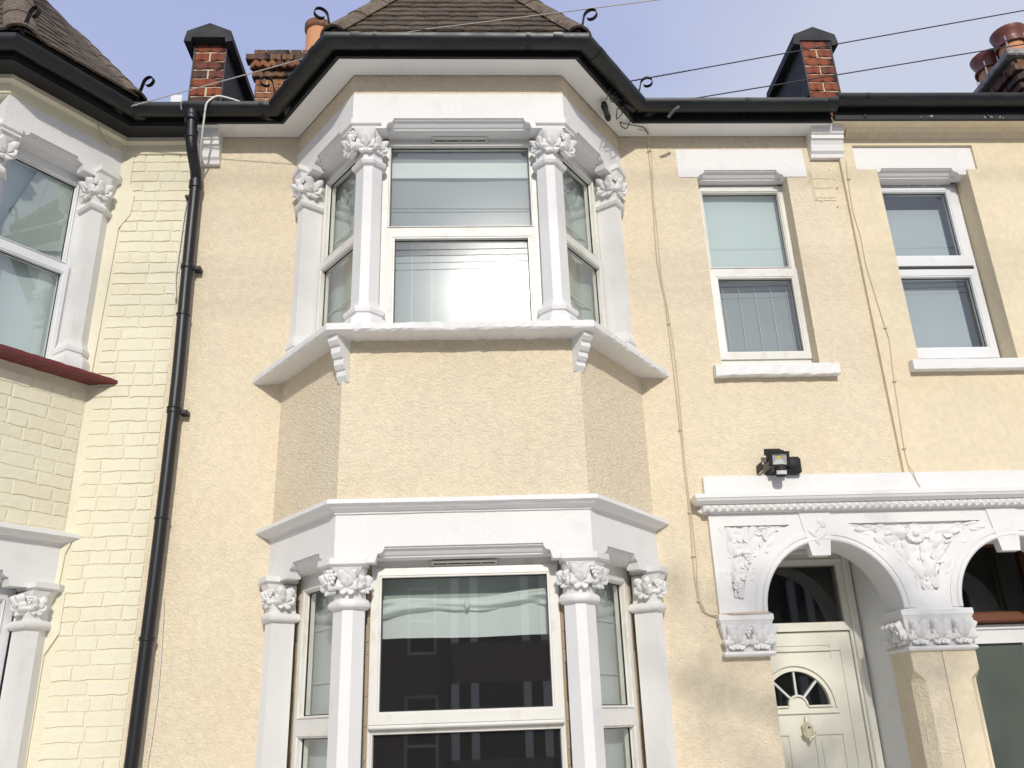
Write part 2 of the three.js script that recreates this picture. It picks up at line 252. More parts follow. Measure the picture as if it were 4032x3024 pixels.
// lintel with a chamfered, stopped lower edge, in local x y z (front at z)
function lintel(x0, x1, y0, y1, c, hw, nt, z, th) {
  const r = 0.034, top = nt, cut = [[x0, y0], [x1, y0], [x1, y1], [x0, y1]];
  const pts = [[x0, y1], [x0, y0], [c - hw - r - 0.012, y0], ...arc(c - hw - r, top, r, -Math.PI / 2, 0, 6), [c + hw, top], ...arc(c + hw + r, top, r, Math.PI, Math.PI * 1.5, 6).slice(1), [c + hw + r + 0.012, y0], [x1, y0], [x1, y1]];
  const d = top - y0, prof = [[0.010, 0], [0.010, -0.008], [0.026, -0.012], [0.034, -0.022], [0.046, -0.034], [0.056, -0.037], [0.058, -0.045], [0.074, -0.048], [th + 0.03, -0.049]];
  const s = new Soup(), hx = (i) => hw + [0.0, 0.0, 0.012, 0.016, 0.026, 0.032, 0.038, 0.044, 0.044][i] - 0.002;
  for (let i = 0; i + 1 < prof.length; i++) { const [a, ay] = prof[i], [b, by] = prof[i + 1]; s.quad([c - hx(i), top + ay, z - a], [c - hx(i + 1), top + by, z - b], [c + hx(i + 1), top + by, z - b], [c + hx(i), top + ay, z - a]); }
  for (const e of [-1, 1]) for (let i = 0; i + 1 < prof.length; i++) s.tri([c + e * hx(i), top + prof[i][1], z - prof[i][0]], [c + e * hx(i + 1), top + prof[i + 1][1], z - prof[i + 1][0]], [c + e * (hw + 0.05), top + 0.001, z - th]);
  return [slab(pts, z - 0.075, z), slab([[x0, y1], [x0, top - 0.049], [x1, top - 0.049], [x1, y1]], z - th, z - 0.0755), s.geo()];
}
// a window: outer frame, sashes, panes; local x y, front of the frame at z
function windowUnit(parent, o) {
  const w = part('window', parent, o.pos, o.rot ?? 0), { x0, x1, y0, y1, z, mat = M.frame } = o;
  add('frame', w, [slab(rect(x0, x1, y0, y1), z - 0.06, z, o.panes.map(p => p.sash ? rect(p.sash[0] + 0.004, p.sash[1] - 0.004, p.sash[2] + 0.004, p.sash[3] - 0.004) : rect(p.x0 - 0.003, p.x1 + 0.003, p.y0 - 0.003, p.y1 + 0.003)))], mat);
  for (const p of o.panes) {
    let zg = z - 0.028;
    const bars = [], b = 0.0;
    if (p.sash) {
      const [a, c, d, e] = p.sash, zs = z + 0.016; zg = z - 0.014;
      bars.push(slab([[a, d], [c, d], [p.x1, p.y0], [p.x0, p.y0]], z - 0.04, zs - 0.004), slab([[a, e], [p.x0, p.y1], [p.x1, p.y1], [c, e]], z - 0.04, zs - 0.004), slab([[a, d], [p.x0, p.y0], [p.x0, p.y1], [a, e]], z - 0.04, zs - 0.005), slab([[c, d], [c, e], [p.x1, p.y1], [p.x1, p.y0]], z - 0.04, zs - 0.005));
      const i = 0.010; // raised outer face of the sash, bevelled to the glass
      const s = new Soup(), O = [[a, d], [c, d], [c, e], [a, e]], I = [[p.x0 - i, p.y0 - i], [p.x1 + i, p.y0 - i], [p.x1 + i, p.y1 + i], [p.x0 - i, p.y1 + i]], J = [[p.x0, p.y0], [p.x1, p.y0], [p.x1, p.y1], [p.x0, p.y1]];
      for (let k = 0; k < 4; k++) { const l = (k + 1) % 4; s.quad([...O[k], zs - 0.003], [...O[l], zs - 0.003], [...I[l], zs], [...I[k], zs]).quad([...I[k], zs], [...I[l], zs], [...J[l], zg + 0.004], [...J[k], zg + 0.004]); }
      bars.push(s.geo());
      add('sash', w, bars, mat);
    } else { // glazing beads
      const s = new Soup(), I = [[p.x0 - 0.011, p.y0 - 0.011], [p.x1 + 0.011, p.y0 - 0.011], [p.x1 + 0.011, p.y1 + 0.011], [p.x0 - 0.011, p.y1 + 0.011]], J = [[p.x0, p.y0], [p.x1, p.y0], [p.x1, p.y1], [p.x0, p.y1]];
      for (let k = 0; k < 4; k++) { const l = (k + 1) % 4; s.quad([...I[k], z + 0.001], [...I[l], z + 0.001], [...I[l], z + 0.007], [...I[k], z + 0.007]).quad([...I[k], z + 0.007], [...I[l], z + 0.007], [...J[l], zg + 0.004], [...J[k], zg + 0.004]); }
      add('bead', w, s.geo ? [s.geo()] : [], mat);
    }
    add('gasket', w, [slab(rect(p.x0 - 0.002, p.x1 + 0.002, p.y0 - 0.002, p.y1 + 0.002), zg - 0.004, zg + 0.002, [rect(p.x0 + 0.0045, p.x1 - 0.0045, p.y0 + 0.0045, p.y1 - 0.0045)])], M.gasket);
    const g = new THREE.PlaneGeometry(p.x1 - p.x0, p.y1 - p.y0); g.translate((p.x0 + p.x1) / 2, (p.y0 + p.y1) / 2, zg - 0.001); add('pane', w, metreUV(g), p.glass ?? M.glass);
  }
  if (o.drip) add('drip_bar', w, [box(x0 + 0.008, x1 - 0.008, o.drip - 0.018, o.drip, z, z + 0.03, 0.006)], mat);
  if (o.vent) { const [a, b, c, d] = o.vent; add('vent', w, [box(a, b, d - 0.010, d, z, z + 0.034, 0.003), box(a, a + 0.012, c, d, z, z + 0.016, 0.002), box(b - 0.012, b, c, d, z, z + 0.016, 0.002), box(a, b, c, c + 0.006, z, z + 0.014, 0.002), ...[0.25, 0.5, 0.75].map(t => box(a + (b - a) * t - 0.003, a + (b - a) * t + 0.003, c, d, z, z + 0.012))], mat); add('vent_slot', w, [box(a + 0.012, b - 0.012, c + 0.006, d - 0.01, z, z + 0.004)], M.gasket); }
  if (o.mastic) { const g = []; for (const [x, e] of [[x0, -1], [x1, 1]]) { let y = y0; while (y < y1 - 0.03) { const l = rr(0.05, 0.22), ww = rr(0.004, 0.013); g.push(box(e < 0 ? x - 0.004 - ww : x - 0.004, e < 0 ? x + 0.004 : x + 0.004 + ww, y, Math.min(y1, y + l) - 0.001, z - 0.03, z + rr(0.001, 0.008), 0.002)); y += l; } } add('mastic', w, g, M.mastic); }
  return w;
}
function brickGeo(w, h, d, seed) { // hand-made brick: uneven arrises, chamfer, front at z = 0
  const r = mulberry(seed), nx = w > 0.15 ? 5 : 3, ny = 2, s = new Soup(), j = a => (r() - 0.5) * a, g = [];
  for (let b = 0; b <= ny; b++) { g[b] = []; for (let a = 0; a <= nx; a++) { const e = a === 0 || a === nx || b === 0 || b === ny; g[b][a] = [(a / nx - 0.5) * (w - 0.004) + j(0.004), (b / ny - 0.5) * (h - 0.004) + j(0.0075), j(0.0014)]; } }
  for (let b = 0; b < ny; b++) for (let a = 0; a < nx; a++) s.quad(g[b][a], g[b][a + 1], g[b + 1][a + 1], g[b + 1][a]);
  const rim = []; for (let a = 0; a < nx; a++) rim.push(g[0][a]); for (let b = 0; b < ny; b++) rim.push(g[b][nx]); for (let a = nx; a > 0; a--) rim.push(g[ny][a]); for (let b = ny; b > 0; b--) rim.push(g[b][0]);
  const out = rim.map(p => [p[0] * (1 + 0.004 / w), p[1] * (1 + 0.004 / h), -0.0035]), back = out.map(p => [p[0], p[1], -d]);
  rim.forEach((p, i) => { const k = (i + 1) % rim.length; s.quad(p, out[i], out[k], rim[k]).quad(out[i], back[i], back[k], out[k]); });
  return metreUV(s.geo());
}
const STR = [1, 2, 3, 4, 5, 6].map(k => brickGeo(0.208, 0.065, 0.02, k)), HEAD = [11, 12, 13, 14].map(k => brickGeo(0.099, 0.065, 0.02, k)), CLOSE = [21, 22].map(k => brickGeo(0.055, 0.065, 0.02, k));
const STRD = [1, 2, 3, 4].map(k => brickGeo(0.212, 0.065, 0.09, k + 30)), HEADD = [1, 2, 3].map(k => brickGeo(0.101, 0.065, 0.09, k + 40));
// courses of bricks on a local xy rectangle, every brick its own mesh
function brickwork(parent, x0, x1, y0, y1, { course = 0.0754, mats, bond, proud = 0.004, skip, wob = 0.0016 }) {
  let row = 0;
  for (let y = y0 + course / 2; y < y1 - course * 0.3; y += course, row++) {
    let x = x0 - (row % 2 ? 0.11 : rr(0.0, 0.03));
    while (x < x1 - 0.02) {
      let len = bond(row); let k = len > 0.15 ? pick(STR) : len > 0.08 ? pick(HEAD) : pick(CLOSE);
      let a = Math.max(x, x0), b = Math.min(x + len, x1);
      if (b - a > 0.03 && !(skip && skip((a + b) / 2, y))) {
        const nom = len > 0.15 ? 0.208 : len > 0.08 ? 0.099 : 0.055, m = new THREE.Mesh(k, pick(mats)); m.name = 'brick'; m.castShadow = m.receiveShadow = true;
        m.position.set((a + b) / 2, y + rr(-wob, wob), proud + rr(-0.0019, 0.0013)); m.scale.set((b - a - 0.008) / nom, rr(0.97, 1.03), 1); m.rotation.z = rr(-0.008, 0.008); parent.add(m);
      }
      x += len;
    }
  }
}
// scrolled iron at a roof corner: a strap bent into a curl, curling along the plan direction (dx, dz)
function scroll(parent, x, y, z, dx, dz, sc = 1) {
  sc *= 1.22; const pts = [], r0 = 0.036 * sc; pts.push([0, -0.06], [0.004, 0.0], [0.016, 0.03]);
  for (let i = 0; i <= 26; i++) { const a = Math.PI * 0.95 - i / 26 * Math.PI * 1.75, r = r0 * (1 - 0.35 * i / 26); pts.push([0.026 + r0 + Math.cos(a) * r, 0.062 * sc + Math.sin(a) * r]); }
  const s = new Soup(), hw = 0.0125, th = 0.0035, l = Math.hypot(dx, dz), D = [dx / l, dz / l], W = [-D[1], D[0]];
  const P = (i, e, w) => { const a = pts[Math.max(0, i - 1)], b = pts[Math.min(pts.length - 1, i + 1)], tx = b[0] - a[0], ty = b[1] - a[1], q = Math.hypot(tx, ty), nx = -ty / q * th * e, ny = tx / q * th * e, u = pts[i][0] + nx; return [x + D[0] * u + W[0] * w * hw, y + pts[i][1] + ny, z + D[1] * u + W[1] * w * hw]; };
  for (let i = 0; i + 1 < pts.length; i++) { s.quad(P(i, 1, -1), P(i, 1, 1), P(i + 1, 1, 1), P(i + 1, 1, -1)).quad(P(i, 0, 1), P(i, 0, -1), P(i + 1, 0, -1), P(i + 1, 0, 1)).quad(P(i, 1, 1), P(i, 0, 1), P(i + 1, 0, 1), P(i + 1, 1, 1)).quad(P(i, 0, -1), P(i, 1, -1), P(i + 1, 1, -1), P(i + 1, 0, -1)); }
  add('scroll_iron', parent, [s.geo()], M.iron);
}

// ---------------------------------------------------------------- the bay: used by the middle house and, right half only, by the left one
function corbelProfile() { return [[0, 0], [0.125, 0], [0.125, -0.04], [0.108, -0.058], [0.092, -0.062], [0.092, -0.098], [0.076, -0.118], [0.062, -0.122], [0.062, -0.156], [0.045, -0.176], [0.034, -0.18], [0.034, -0.21], [0.01, -0.24], [0, -0.24]]; }
function bay(house, XB, o) {
  const sides = o.sides, X = (s, xr) => XB + s * xr, pathAll = bayPath(XB), full = bayPath(XB, 0.1);
  const cut = p => o.sides.length === 2 ? p : [[p[1][0] - 0.0, p[1][1]], ...p.slice(2)];
  const W = part('bay_wall', house);
  if (o.band) add('render_band', W, [sweep(cut(full), [[-0.14, 5.176], [0, 5.176], [0, 5.33], [-0.14, 5.33]])], o.band);
  if (o.panel) add('render_panel', W, [sweep(cut(full), [[-0.14, 2.64], [0, 2.64], [0, 3.55], [-0.14, 3.55]])], o.panel);
  // friezes over the windows
  for (const [y0, y1, nt, lab] of [[4.928, 5.18, 5.0, 'upper'], [2.354, 2.60, 2.43, 'lower']]) {
    const F = part('frieze', house);
    if (o.front) add('front_lintel', F, lintel(XB - BW - 0.002, XB + BW + 0.002, y0, y1, XB, 0.389, nt, BZ + 0.004, 0.13), M.white);
    for (const s of sides) { const g = part('side_lintel', house, [X(s, BW), 0, BZ], s * TH); g.parent.remove(g); F.add(g); g.name = 'side_lintel'; const gg = lintel(s > 0 ? -0.002 : -0.78, s > 0 ? 0.78 : 0.002, y0, y1, s * 0.305, 0.15, nt, 0.004, 0.13); F.remove(g); const j = join(gg); j.rotateY(s * TH); j.translate(X(s, BW), 0, BZ); add('side_lintel', F, j, M.white); }
  }
  // sill and cornice
  const sp = split(cut(bayPath(XB, 0.12)), 0.028);
  add('sill', house, [sweep(sp, o.front ? [[-0.2, 3.545], [0.118, 3.534], [0.134, 3.537], [0.142, 3.545], [0.142, 3.574], [0.135, 3.582], [-0.02, 3.597], [-0.2, 3.6]] : [[-0.2, 3.552], [0.118, 3.548], [0.134, 3.55], [0.14, 3.554], [0.14, 3.572], [0.133, 3.578], [-0.02, 3.597], [-0.2, 3.6]], { jitter: o.front ? 0.0075 : 0.004 })], o.sillMat);
  add('cornice', house, [sweep(split(cut(bayPath(XB, 0.1)), 0.09), [[-0.12, 2.672], [0.03, 2.665], [0.07, 2.656], [0.073, 2.634], [0.058, 2.628], [0.044, 2.616], [0.026, 2.607], [0.014, 2.604], [0.012, 2.594], [-0.12, 2.594]], { jitter: 0.0025 })], M.white);
  // columns with carved capitals
  const cornerPoly = dx => [[0.461 + dx, 0.50], [0.461 + dx, 0.52], [0.511 + dx, 0.57], [0.562 + dx, 0.57], [0.617 + dx, 0.497], [0.59 + dx, 0.43], [0.50 + dx, 0.40]];
  const halfPoly = dx => [[1.038 + dx, 0.078], [0.994 + dx, 0.132], [0.888 + dx, 0.052], [0.93 + dx, -0.02], [1.05 + dx, -0.02]];
  for (const s of sides) for (const [lower, ring, top, base] of [[0, 4.69, 4.99, 3.585], [1, 2.14, 2.378, 0.7]]) for (const half of [0, 1]) {
    if (!half && o.noLowerCorner && lower) continue;
    const dx = lower ? 0.026 : 0, poly = (half ? halfPoly(dx) : cornerPoly(dx)).map(([x, z]) => [X(s, x), z]);
    const C = part('column', house), at = ([x, z]) => [X(s, x), z];
    add('shaft', C, [loft([[base, poly], [ring + 0.03, poly]])], M.whiteSmooth);
    if (!lower) { const b = half ? 0.6 : 1; add('base', C, [loft([[3.58, grow(poly, 0.062 * b)], [3.665, grow(poly, 0.058 * b)], [3.685, grow(poly, 0.044 * b)], [3.70, grow(poly, 0.026 * b)], [3.712, grow(poly, 0.022 * b)], [3.718, grow(poly, 0.032 * b)], [3.738, grow(poly, 0.036 * b)], [3.752, grow(poly, 0.03 * b)], [3.762, grow(poly, 0.01)], [3.80, poly]], 0.5)], M.white); }
    const H = top - ring, k = H / 0.3, rg = lower ? 0.052 : 0.05;
    const bellTop = half ? [[1.075 + dx, 0.09], [1.02 + dx, 0.165], [0.885 + dx, 0.065], [0.92 + dx, -0.02], [1.07 + dx, -0.02]].map(at) : [[0.466, 0.50], [0.474, 0.565], [0.498, 0.606], [0.628, 0.606], [0.69, 0.525], [0.645, 0.45], [0.50, 0.40]].map(([x, z]) => at([x + dx * 0.6, z]));
    const mix = (t) => poly.map((p, i) => [p[0] + (bellTop[i][0] - p[0]) * t, p[1] + (bellTop[i][1] - p[1]) * t]);
    const ab = half ? [[1.098, 0.055], [1.03, 0.172], [0.876, 0.06], [0.93, -0.04], [1.1, -0.04]].map(([x, z]) => at([x + dx, z])) : [[0.462, 0.45], [0.462, 0.618], [0.64, 0.618], [0.712, 0.522], [0.66, 0.44]].map(([x, z]) => at([x + dx * 0.5, z]));
    const G = [];
    G.push(loft(lower ? [[ring, grow(poly, 0.002)], [ring + 0.002, grow(poly, 0.012)], [ring + 0.012, grow(poly, 0.022)], [ring + 0.028, grow(poly, 0.024)], [ring + 0.044, grow(poly, 0.016)], [ring + rg, grow(poly, 0.003)]] : [[ring, grow(poly, 0.004)], [ring + 0.004, grow(poly, 0.018)], [ring + 0.02, grow(poly, 0.026)], [ring + 0.034, grow(poly, 0.02)], [ring + rg, grow(poly, 0.004)]], lower ? 0.9 : 0.35));
    G.push(loft([[ring + rg - 0.01, grow(poly, 0.003)], [ring + rg + 0.06 * k, mix(0.12)], [ring + rg + 0.13 * k, mix(0.45)], [top - 0.055 * k, mix(0.95)]]));
    G.push(loft([[top - 0.075 * k, grow(ab, -0.03)], [top - 0.052 * k, grow(ab, -0.022)], [top - 0.04 * k, grow(ab, -0.004)], [top - 0.036 * k, ab], [top, ab]]));
    const y1 = top - 0.115 * k, y2 = ring + rg + 0.075 * k, R = (xr, z, y, ph, ti, ro, w, h, d, kd) => G.push(relief(X(s, xr + dx * 0.6 - 0.008 * Math.sin(ph)), y, z - 0.008 * Math.cos(ph), s * ph, ti, s * ro, w * 1.2, h * 1.16, d * 0.8, kd));
    const spray = (xr, z, ph, sc, yo = 0) => { const yc = ring + rg + (0.062 + yo) * k, f = (ro, w, h, d) => G.push(relief(X(s, xr + dx * 0.6 + 0.009 * Math.sin(ph)), yc, z + 0.009 * Math.cos(ph), s * ph, Math.abs(ro) < 1 ? 0.36 : 0.22, s * ro, w * sc, h * k * sc, d, 'fan')); f(-0.42, 0.088, 0.118, 0.026); f(0.42, 0.088, 0.118, 0.026); f(-1.5, 0.07, 0.072, 0.026); f(1.5, 0.07, 0.072, 0.026); f(-2.5, 0.05, 0.04, 0.018); f(2.5, 0.05, 0.04, 0.018); };
    if (!half) { spray(0.55, 0.578, 0.0, 1); spray(0.634, 0.532, 0.93, 0.92); spray(0.486, 0.545, -0.78, 0.72); G.push(grapes(X(s, 0.622 + dx * 0.6), y1 + 0.004, 0.592, s * 0.5, 0.95, 8)); }
    else { spray(1.022, 0.103, 0.93, 0.8); spray(0.955, 0.108, -0.62, 0.95); G.push(grapes(X(s, 1.004 + dx), y1 + 0.004, 0.155, s * 0.2, 0.7, 6)); }
    add('capital', C, G, M.white);
  }
  // windows
  const vent = o.front;
  if (o.front) {
    windowUnit(house, { pos: [0, 0, 0], x0: -0.514, x1: 0.431, y0: 3.585, y1: 4.951, z: 0.46, panes: [{ x0: -0.458, x1: 0.378, y0: 4.34, y1: 4.905 }, { x0: -0.425, x1: 0.352, y0: 3.665, y1: 4.247, sash: [-0.478, 0.398, 3.605, 4.312] }], vent: [-0.208, 0.13, 4.921, 4.95], mastic: 1 });
    windowUnit(house, { pos: [0, 0, 0], x0: -0.512, x1: 0.431, y0: 0.75, y1: 2.381, z: 0.46, drip: 1.615, panes: [{ x0: -0.455, x1: 0.370, y0: 1.673, y1: 2.300, sash: [-0.502, 0.421, 1.617, 2.345] }, { x0: -0.482, x1: 0.402, y0: 0.85, y1: 1.573 }], vent: [-0.21, 0.122, 2.352, 2.374], mastic: 1 });
  }
  for (const s of sides) for (const up of [1, 0]) {
    const q = (a, b) => s > 0 ? [a, b] : [-b, -a], [x0, x1] = q(0.06, 0.605), [p0, p1] = q(0.13, 0.54), [r0, r1] = q(0.10, 0.575);
    windowUnit(house, { pos: [X(s, BW), 0, BZ], rot: s * TH, x0, x1, y0: up ? 3.585 : 0.75, y1: up ? 4.951 : 2.381, z: -0.125, mat: o.frameMat ?? M.frame, panes: up ? [{ x0: p0, x1: p1, y0: 4.335, y1: 4.885 }, { x0: p0, x1: p1, y0: 3.665, y1: 4.247, sash: [r0, r1, 3.605, 4.312] }] : [{ x0: p0, x1: p1, y0: 1.673, y1: 2.29 }, { x0: p0, x1: p1, y0: 0.85, y1: 1.567 }], mastic: o.front });
  }
}
// ---------------------------------------------------------------- eaves
function halfGutter() { const p = []; for (let i = 0; i <= 12; i++) { const a = -i / 12 * Math.PI; p.push([0.232 + 0.057 * Math.cos(a), 0.057 * Math.sin(a)]); } p.push([0.175, 0.006], [0.180, 0.006], [0.180, 0]); for (let i = 10; i >= 0; i--) { const a = -i / 10 * Math.PI; p.push([0.232 + 0.051 * Math.cos(a), 0.051 * Math.sin(a)]); } p.push([0.283, 0.006], [0.289, 0.006]); return p; }
const bandG = (r, x) => { const p = []; for (let i = 0; i <= 12; i++) { const a = -i / 12 * Math.PI; p.push([0.232 + r * Math.cos(a), 0.004 + r * Math.sin(a)]); } for (let i = 12; i >= 0; i--) { const a = -i / 12 * Math.PI; p.push([0.232 + (r - 0.006) * Math.cos(a), 0.004 + (r - 0.006) * Math.sin(a)]); } return p; };
function onPath(path, i, t) { const a = path[i], b = path[i + 1]; return [a[0] + (b[0] - a[0]) * t, a[1] + (b[1] - a[1]) * t, (a[2] ?? 0) + ((b[2] ?? 0) - (a[2] ?? 0)) * t]; }
function eaves(house, path, { soffit, fy0 = 5.315, depth = 0.15, straps, unions }) {
  if (soffit) add('soffit', house, [sweep(path.map(p => [p[0], p[1], 0]), [[0.007, fy0 + 0.006], [depth + 0.004, fy0 + 0.006], [depth + 0.004, fy0 + 0.02], [0.007, fy0 + 0.02]])], soffit);
  const top = path.map(p => [p[0], p[1], 0]);
  add('fascia', house, [sweep(top, [[depth, fy0], [depth + 0.02, fy0], [depth + 0.02, fy0 + 0.115], [depth, fy0 + 0.115]])], M.fascia);
  const G = part('gutter', house);
  add('trough', G, [sweep(path, halfGutter(), { crease: 0.5 })], M.black);
  for (const [i, t] of straps) { const c = onPath(path, i, t), l = 0.013, a = path[i], b = path[i + 1], L = Math.hypot(b[0] - a[0], b[1] - a[1]), u = [(b[0] - a[0]) / L, (b[1] - a[1]) / L]; const q = [[c[0] - u[0] * l, c[1] - u[1] * l, c[2]], [c[0] + u[0] * l, c[1] + u[1] * l, c[2]]]; add('bracket', G, [sweep(q, bandG(0.061), { crease: 0.5 }), sweep([[c[0] - u[0] * 0.008, c[1] - u[1] * 0.008], [c[0] + u[0] * 0.008, c[1] + u[1] * 0.008]], [[depth + 0.02, fy0 + 0.015], [depth + 0.027, fy0 + 0.015], [0.185, fy0 + 0.07], [depth + 0.02, fy0 + 0.07]])], M.black); }
  for (const [i, t, w = 0.05] of unions) { const c = onPath(path, i, t), a = path[i], b = path[i + 1], L = Math.hypot(b[0] - a[0], b[1] - a[1]), u = [(b[0] - a[0]) / L, (b[1] - a[1]) / L]; add('union', G, [sweep([[c[0] - u[0] * w, c[1] - u[1] * w, c[2]], [c[0] + u[0] * w, c[1] + u[1] * w, c[2]]], bandG(0.0625), { crease: 0.5 })], M.black); add('union_clip', G, [box(c[0] - 0.02, c[0] + 0.02, c[2] - 0.006, c[2] + 0.012, c[1] + 0.26, c[1] + 0.292, 0.003)], M.black); }
}
// tiled turret roof over a bay
const tileG = [0, 1, 2].map(k => { const r = mulberry(60 + k), s = new Soup(), n = 4, w = 0.161, L = 0.15, th = 0.0135, y = i => 0.004 * Math.sin(i / n * Math.PI) + (r() - 0.5) * 0.0025, B = [], T = [];
  for (let i = 0; i <= n; i++) { const x = (i / n - 0.5) * w, h = y(i); B.push([[x, h, 0], [x, h - 0.002, L]]); T.push([[x, h + th, 0.002 + (r() - 0.5) * 0.003], [x, h + th, L]]); }
  for (let i = 0; i < n; i++) s.quad(T[i][0], T[i + 1][0], T[i + 1][1], T[i][1]).quad(B[i][0], B[i + 1][0], T[i + 1][0], T[i][0]).quad(B[i][1], B[i + 1][1], B[i + 1][0], B[i][0]);
  s.quad(B[0][0], T[0][0], T[0][1], B[0][1]).quad(B[n][1], T[n][1], T[n][0], B[n][0]); return metreUV(s.geo()); }); // x across, y outward, z up the slope
function tileRows(parent, P0, D0, P1, D1, n, step) {
  for (let k = 0; k < n; k++) {
    const a = V3(P0).addScaledVector(V3(D0), k * step), b = V3(P1).addScaledVector(V3(D1), k * step), ab = b.clone().sub(a), L = ab.length(); if (L < 0.1) break; ab.divideScalar(L);
    const up = V3(D0); up.addScaledVector(ab, -up.dot(ab)).normalize(); const nr = up.clone().cross(ab).normalize(); if (nr.y < 0) nr.negate();
    const tilt = 0.10, zz = up.clone().multiplyScalar(Math.cos(tilt)).addScaledVector(nr, -Math.sin(tilt)), yy = nr.clone().multiplyScalar(Math.cos(tilt)).addScaledVector(up, Math.sin(tilt)), xx = yy.clone().cross(zz);
    let x = -(k % 2 ? 0.0825 : 0.03);
    while (x < L) { const c0 = Math.max(0, x), c1 = Math.min(L, x + 0.165), w = c1 - c0; if (w > 0.025) { const m = new THREE.Mesh(pick(tileG), pick(TILES)); m.name = 'tile'; m.castShadow = m.receiveShadow = true; const mt = new THREE.Matrix4().makeBasis(xx, yy, zz), sgn = xx.dot(ab); const p = a.clone().addScaledVector(ab, (c0 + c1) / 2).addScaledVector(nr, 0.012 + rr(-0.001, 0.002)); m.quaternion.setFromRotationMatrix(mt); m.rotateY(rr(-0.012, 0.012)); m.position.copy(p); m.scale.set((w - 0.003) / 0.161, 1, 1); parent.add(m); } x += 0.165; }
  }
}
function hipTiles(parent, P, D, nA, nB, n, len = 0.3) { // bonnet-like hip tiles, straddling the two slopes
  const d = V3(D).normalize(), side = V3(nA).sub(V3(nB)); side.addScaledVector(d, -side.dot(d)).normalize(); const out = side.clone().cross(d); if (out.y < 0) out.negate();
  for (let k = 0; k < n; k++) {
    const s = new Soup(), N = 8, sec = (u, grow, e) => Array.from({ length: N + 1 }, (_, i) => { const a = (i / N - 0.5) * 2.1, R = 0.105 + grow; return V3(P).addScaledVector(d, u).addScaledVector(side, Math.sin(a) * R).addScaledVector(out, Math.cos(a) * R - 0.056 + e).toArray(); });
    const u0 = k * len, A = sec(u0, 0.004, 0.002), B = sec(u0 + len + 0.02, 0, 0), A2 = sec(u0, -0.011, 0.002), B2 = sec(u0 + len + 0.02, -0.016, 0);
    for (let i = 0; i < N; i++) s.quad(A[i], A[i + 1], B[i + 1], B[i]).quad(A2[i + 1], A2[i], B2[i], B2[i + 1]).quad(A2[i], A2[i + 1], A[i + 1], A[i]); s.quad(A[0], B[0], B2[0], A2[0]).quad(A2[N], B2[N], B[N], A[N]);
    add('hip_tile', parent, [toCreasedNormals(s.geo(), 0.5)], pick(HIPS));
  }
}
function turret(house, XB, sides, front) {
  const R = part('roof', house), Y0 = 5.47, q = XB + 0.042, FL = [q - 0.792, Y0, 0.785], FR = [q + 0.70, Y0, 0.785], dL = [0.81 / 1.732, 1, -1 / 1.732], dR = [-0.83 / 1.732, 1, -1 / 1.732], JL = [q - 1.25, Y0, 0.2], JR = [q + 1.16, Y0, 0.2], jR = [-0.72, 1, -0.63], jL = [0.72, 1, -0.63];
  const A = V3(FR).addScaledVector(V3(dR), 1.55).toArray(), A2 = [A[0], A[1], JR[2] - 0.63 * 1.55], sR = V3(JR).addScaledVector(V3(jR), 1.55).toArray(), sL = V3(JL).addScaledVector(V3(jL), 1.55).toArray();
  const s = new Soup(); const BL = [JL[0], Y0, -2.5], BR = [JR[0], Y0, -2.5];
  s.quad(FL, FR, A, V3(FL).addScaledVector(V3(dL), 1.55).toArray()).quad(FR, JR, sR, A).quad(FL, V3(FL).addScaledVector(V3(dL), 1.55).toArray(), sL, JL).quad(JR, BR, sR, sR).quad(JL, sL, sL, BL).tri(BR, [A[0], A[1], -2.5], sR).tri(BL, sL, [A[0], A[1], -2.5]).tri(sL, sR, [A[0], A[1], -2.5]).tri(A, sR, sL).quad(FL, JL, JR, FR).quad(JL, BL, BR, JR);
  add('slope', R, [s.geo()], TILES[1]);
  const nF = [0, 0.5, 0.866], nR = [0.72, 0.5, 0.5], nL = [-0.72, 0.5, 0.5], nS = [0.87, 0.5, 0];
  if (front) { tileRows(R, FL, dL, FR, dR, 10, 0.0866); hipTiles(R, V3(FL).toArray(), dL, nF, nL, 4); hipTiles(R, FR, dR, nR, nF, 4); }
  else { tileRows(R, FR, dR, JR, jR, 14, 0.0866); hipTiles(R, FR, dR, nR, nF, 5); hipTiles(R, JR, jR, nS, nR, 6); tileRows(R, V3(FR).add(new THREE.Vector3(-0.5, 0, 0)).toArray(), [0, 1, -1 / 1.732], FR, dR, 8, 0.0866); }
  for (const s of sides) { const F = s > 0 ? FR : FL, J = s > 0 ? JR : JL; if (front || s > 0) scroll(R, F[0] + s * 0.006, Y0 + 0.05, F[2] + 0.0, s * 0.75, 0.35); scroll(R, J[0] - s * 0.0, Y0 + 0.055, J[2], s * 0.9, 0.3, 0.95); }
}

// ---------------------------------------------------------------- middle house
const XM = -0.042, XL = -3.34;
const home = thing('terraced_house', 'cream pebble-textured terraced house with white columned two-storey bay in the middle of the photo', 'house');
add('wall', home, [slab([[-1.80, 0], [2.545, 0], [2.545, 5.34], [-1.80, 5.34]], -0.25, 0, [rect(1.552, 2.166, 3.56, 5.06), [[1.606, 0.02], [2.392, 0.02], [2.392, 2.62], [1.606, 2.62]], rect(-0.98, 0.9, 0.5, 5.17)])], M.render);
add('inner_wall', home, [box(-1.80, -1.68, 0, 5.4, -6, -0.26), box(2.40, 2.50, 0, 5.4, -6, -0.26), box(-1.8, 2.5, 0, 5.4, -6.1, -6), box(-1.68, 2.4, 2.62, 2.80, -6, -0.26), box(-1.68, 2.4, -0.02, 0.12, -6, -0.26), box(-1.68, 2.4, 5.26, 5.31, -6, -0.26), box(-0.6, 0.52, 2.62, 2.80, -0.26, 0.42), box(1.1, 1.2, 0, 2.62, -6, -0.26)], M.room);
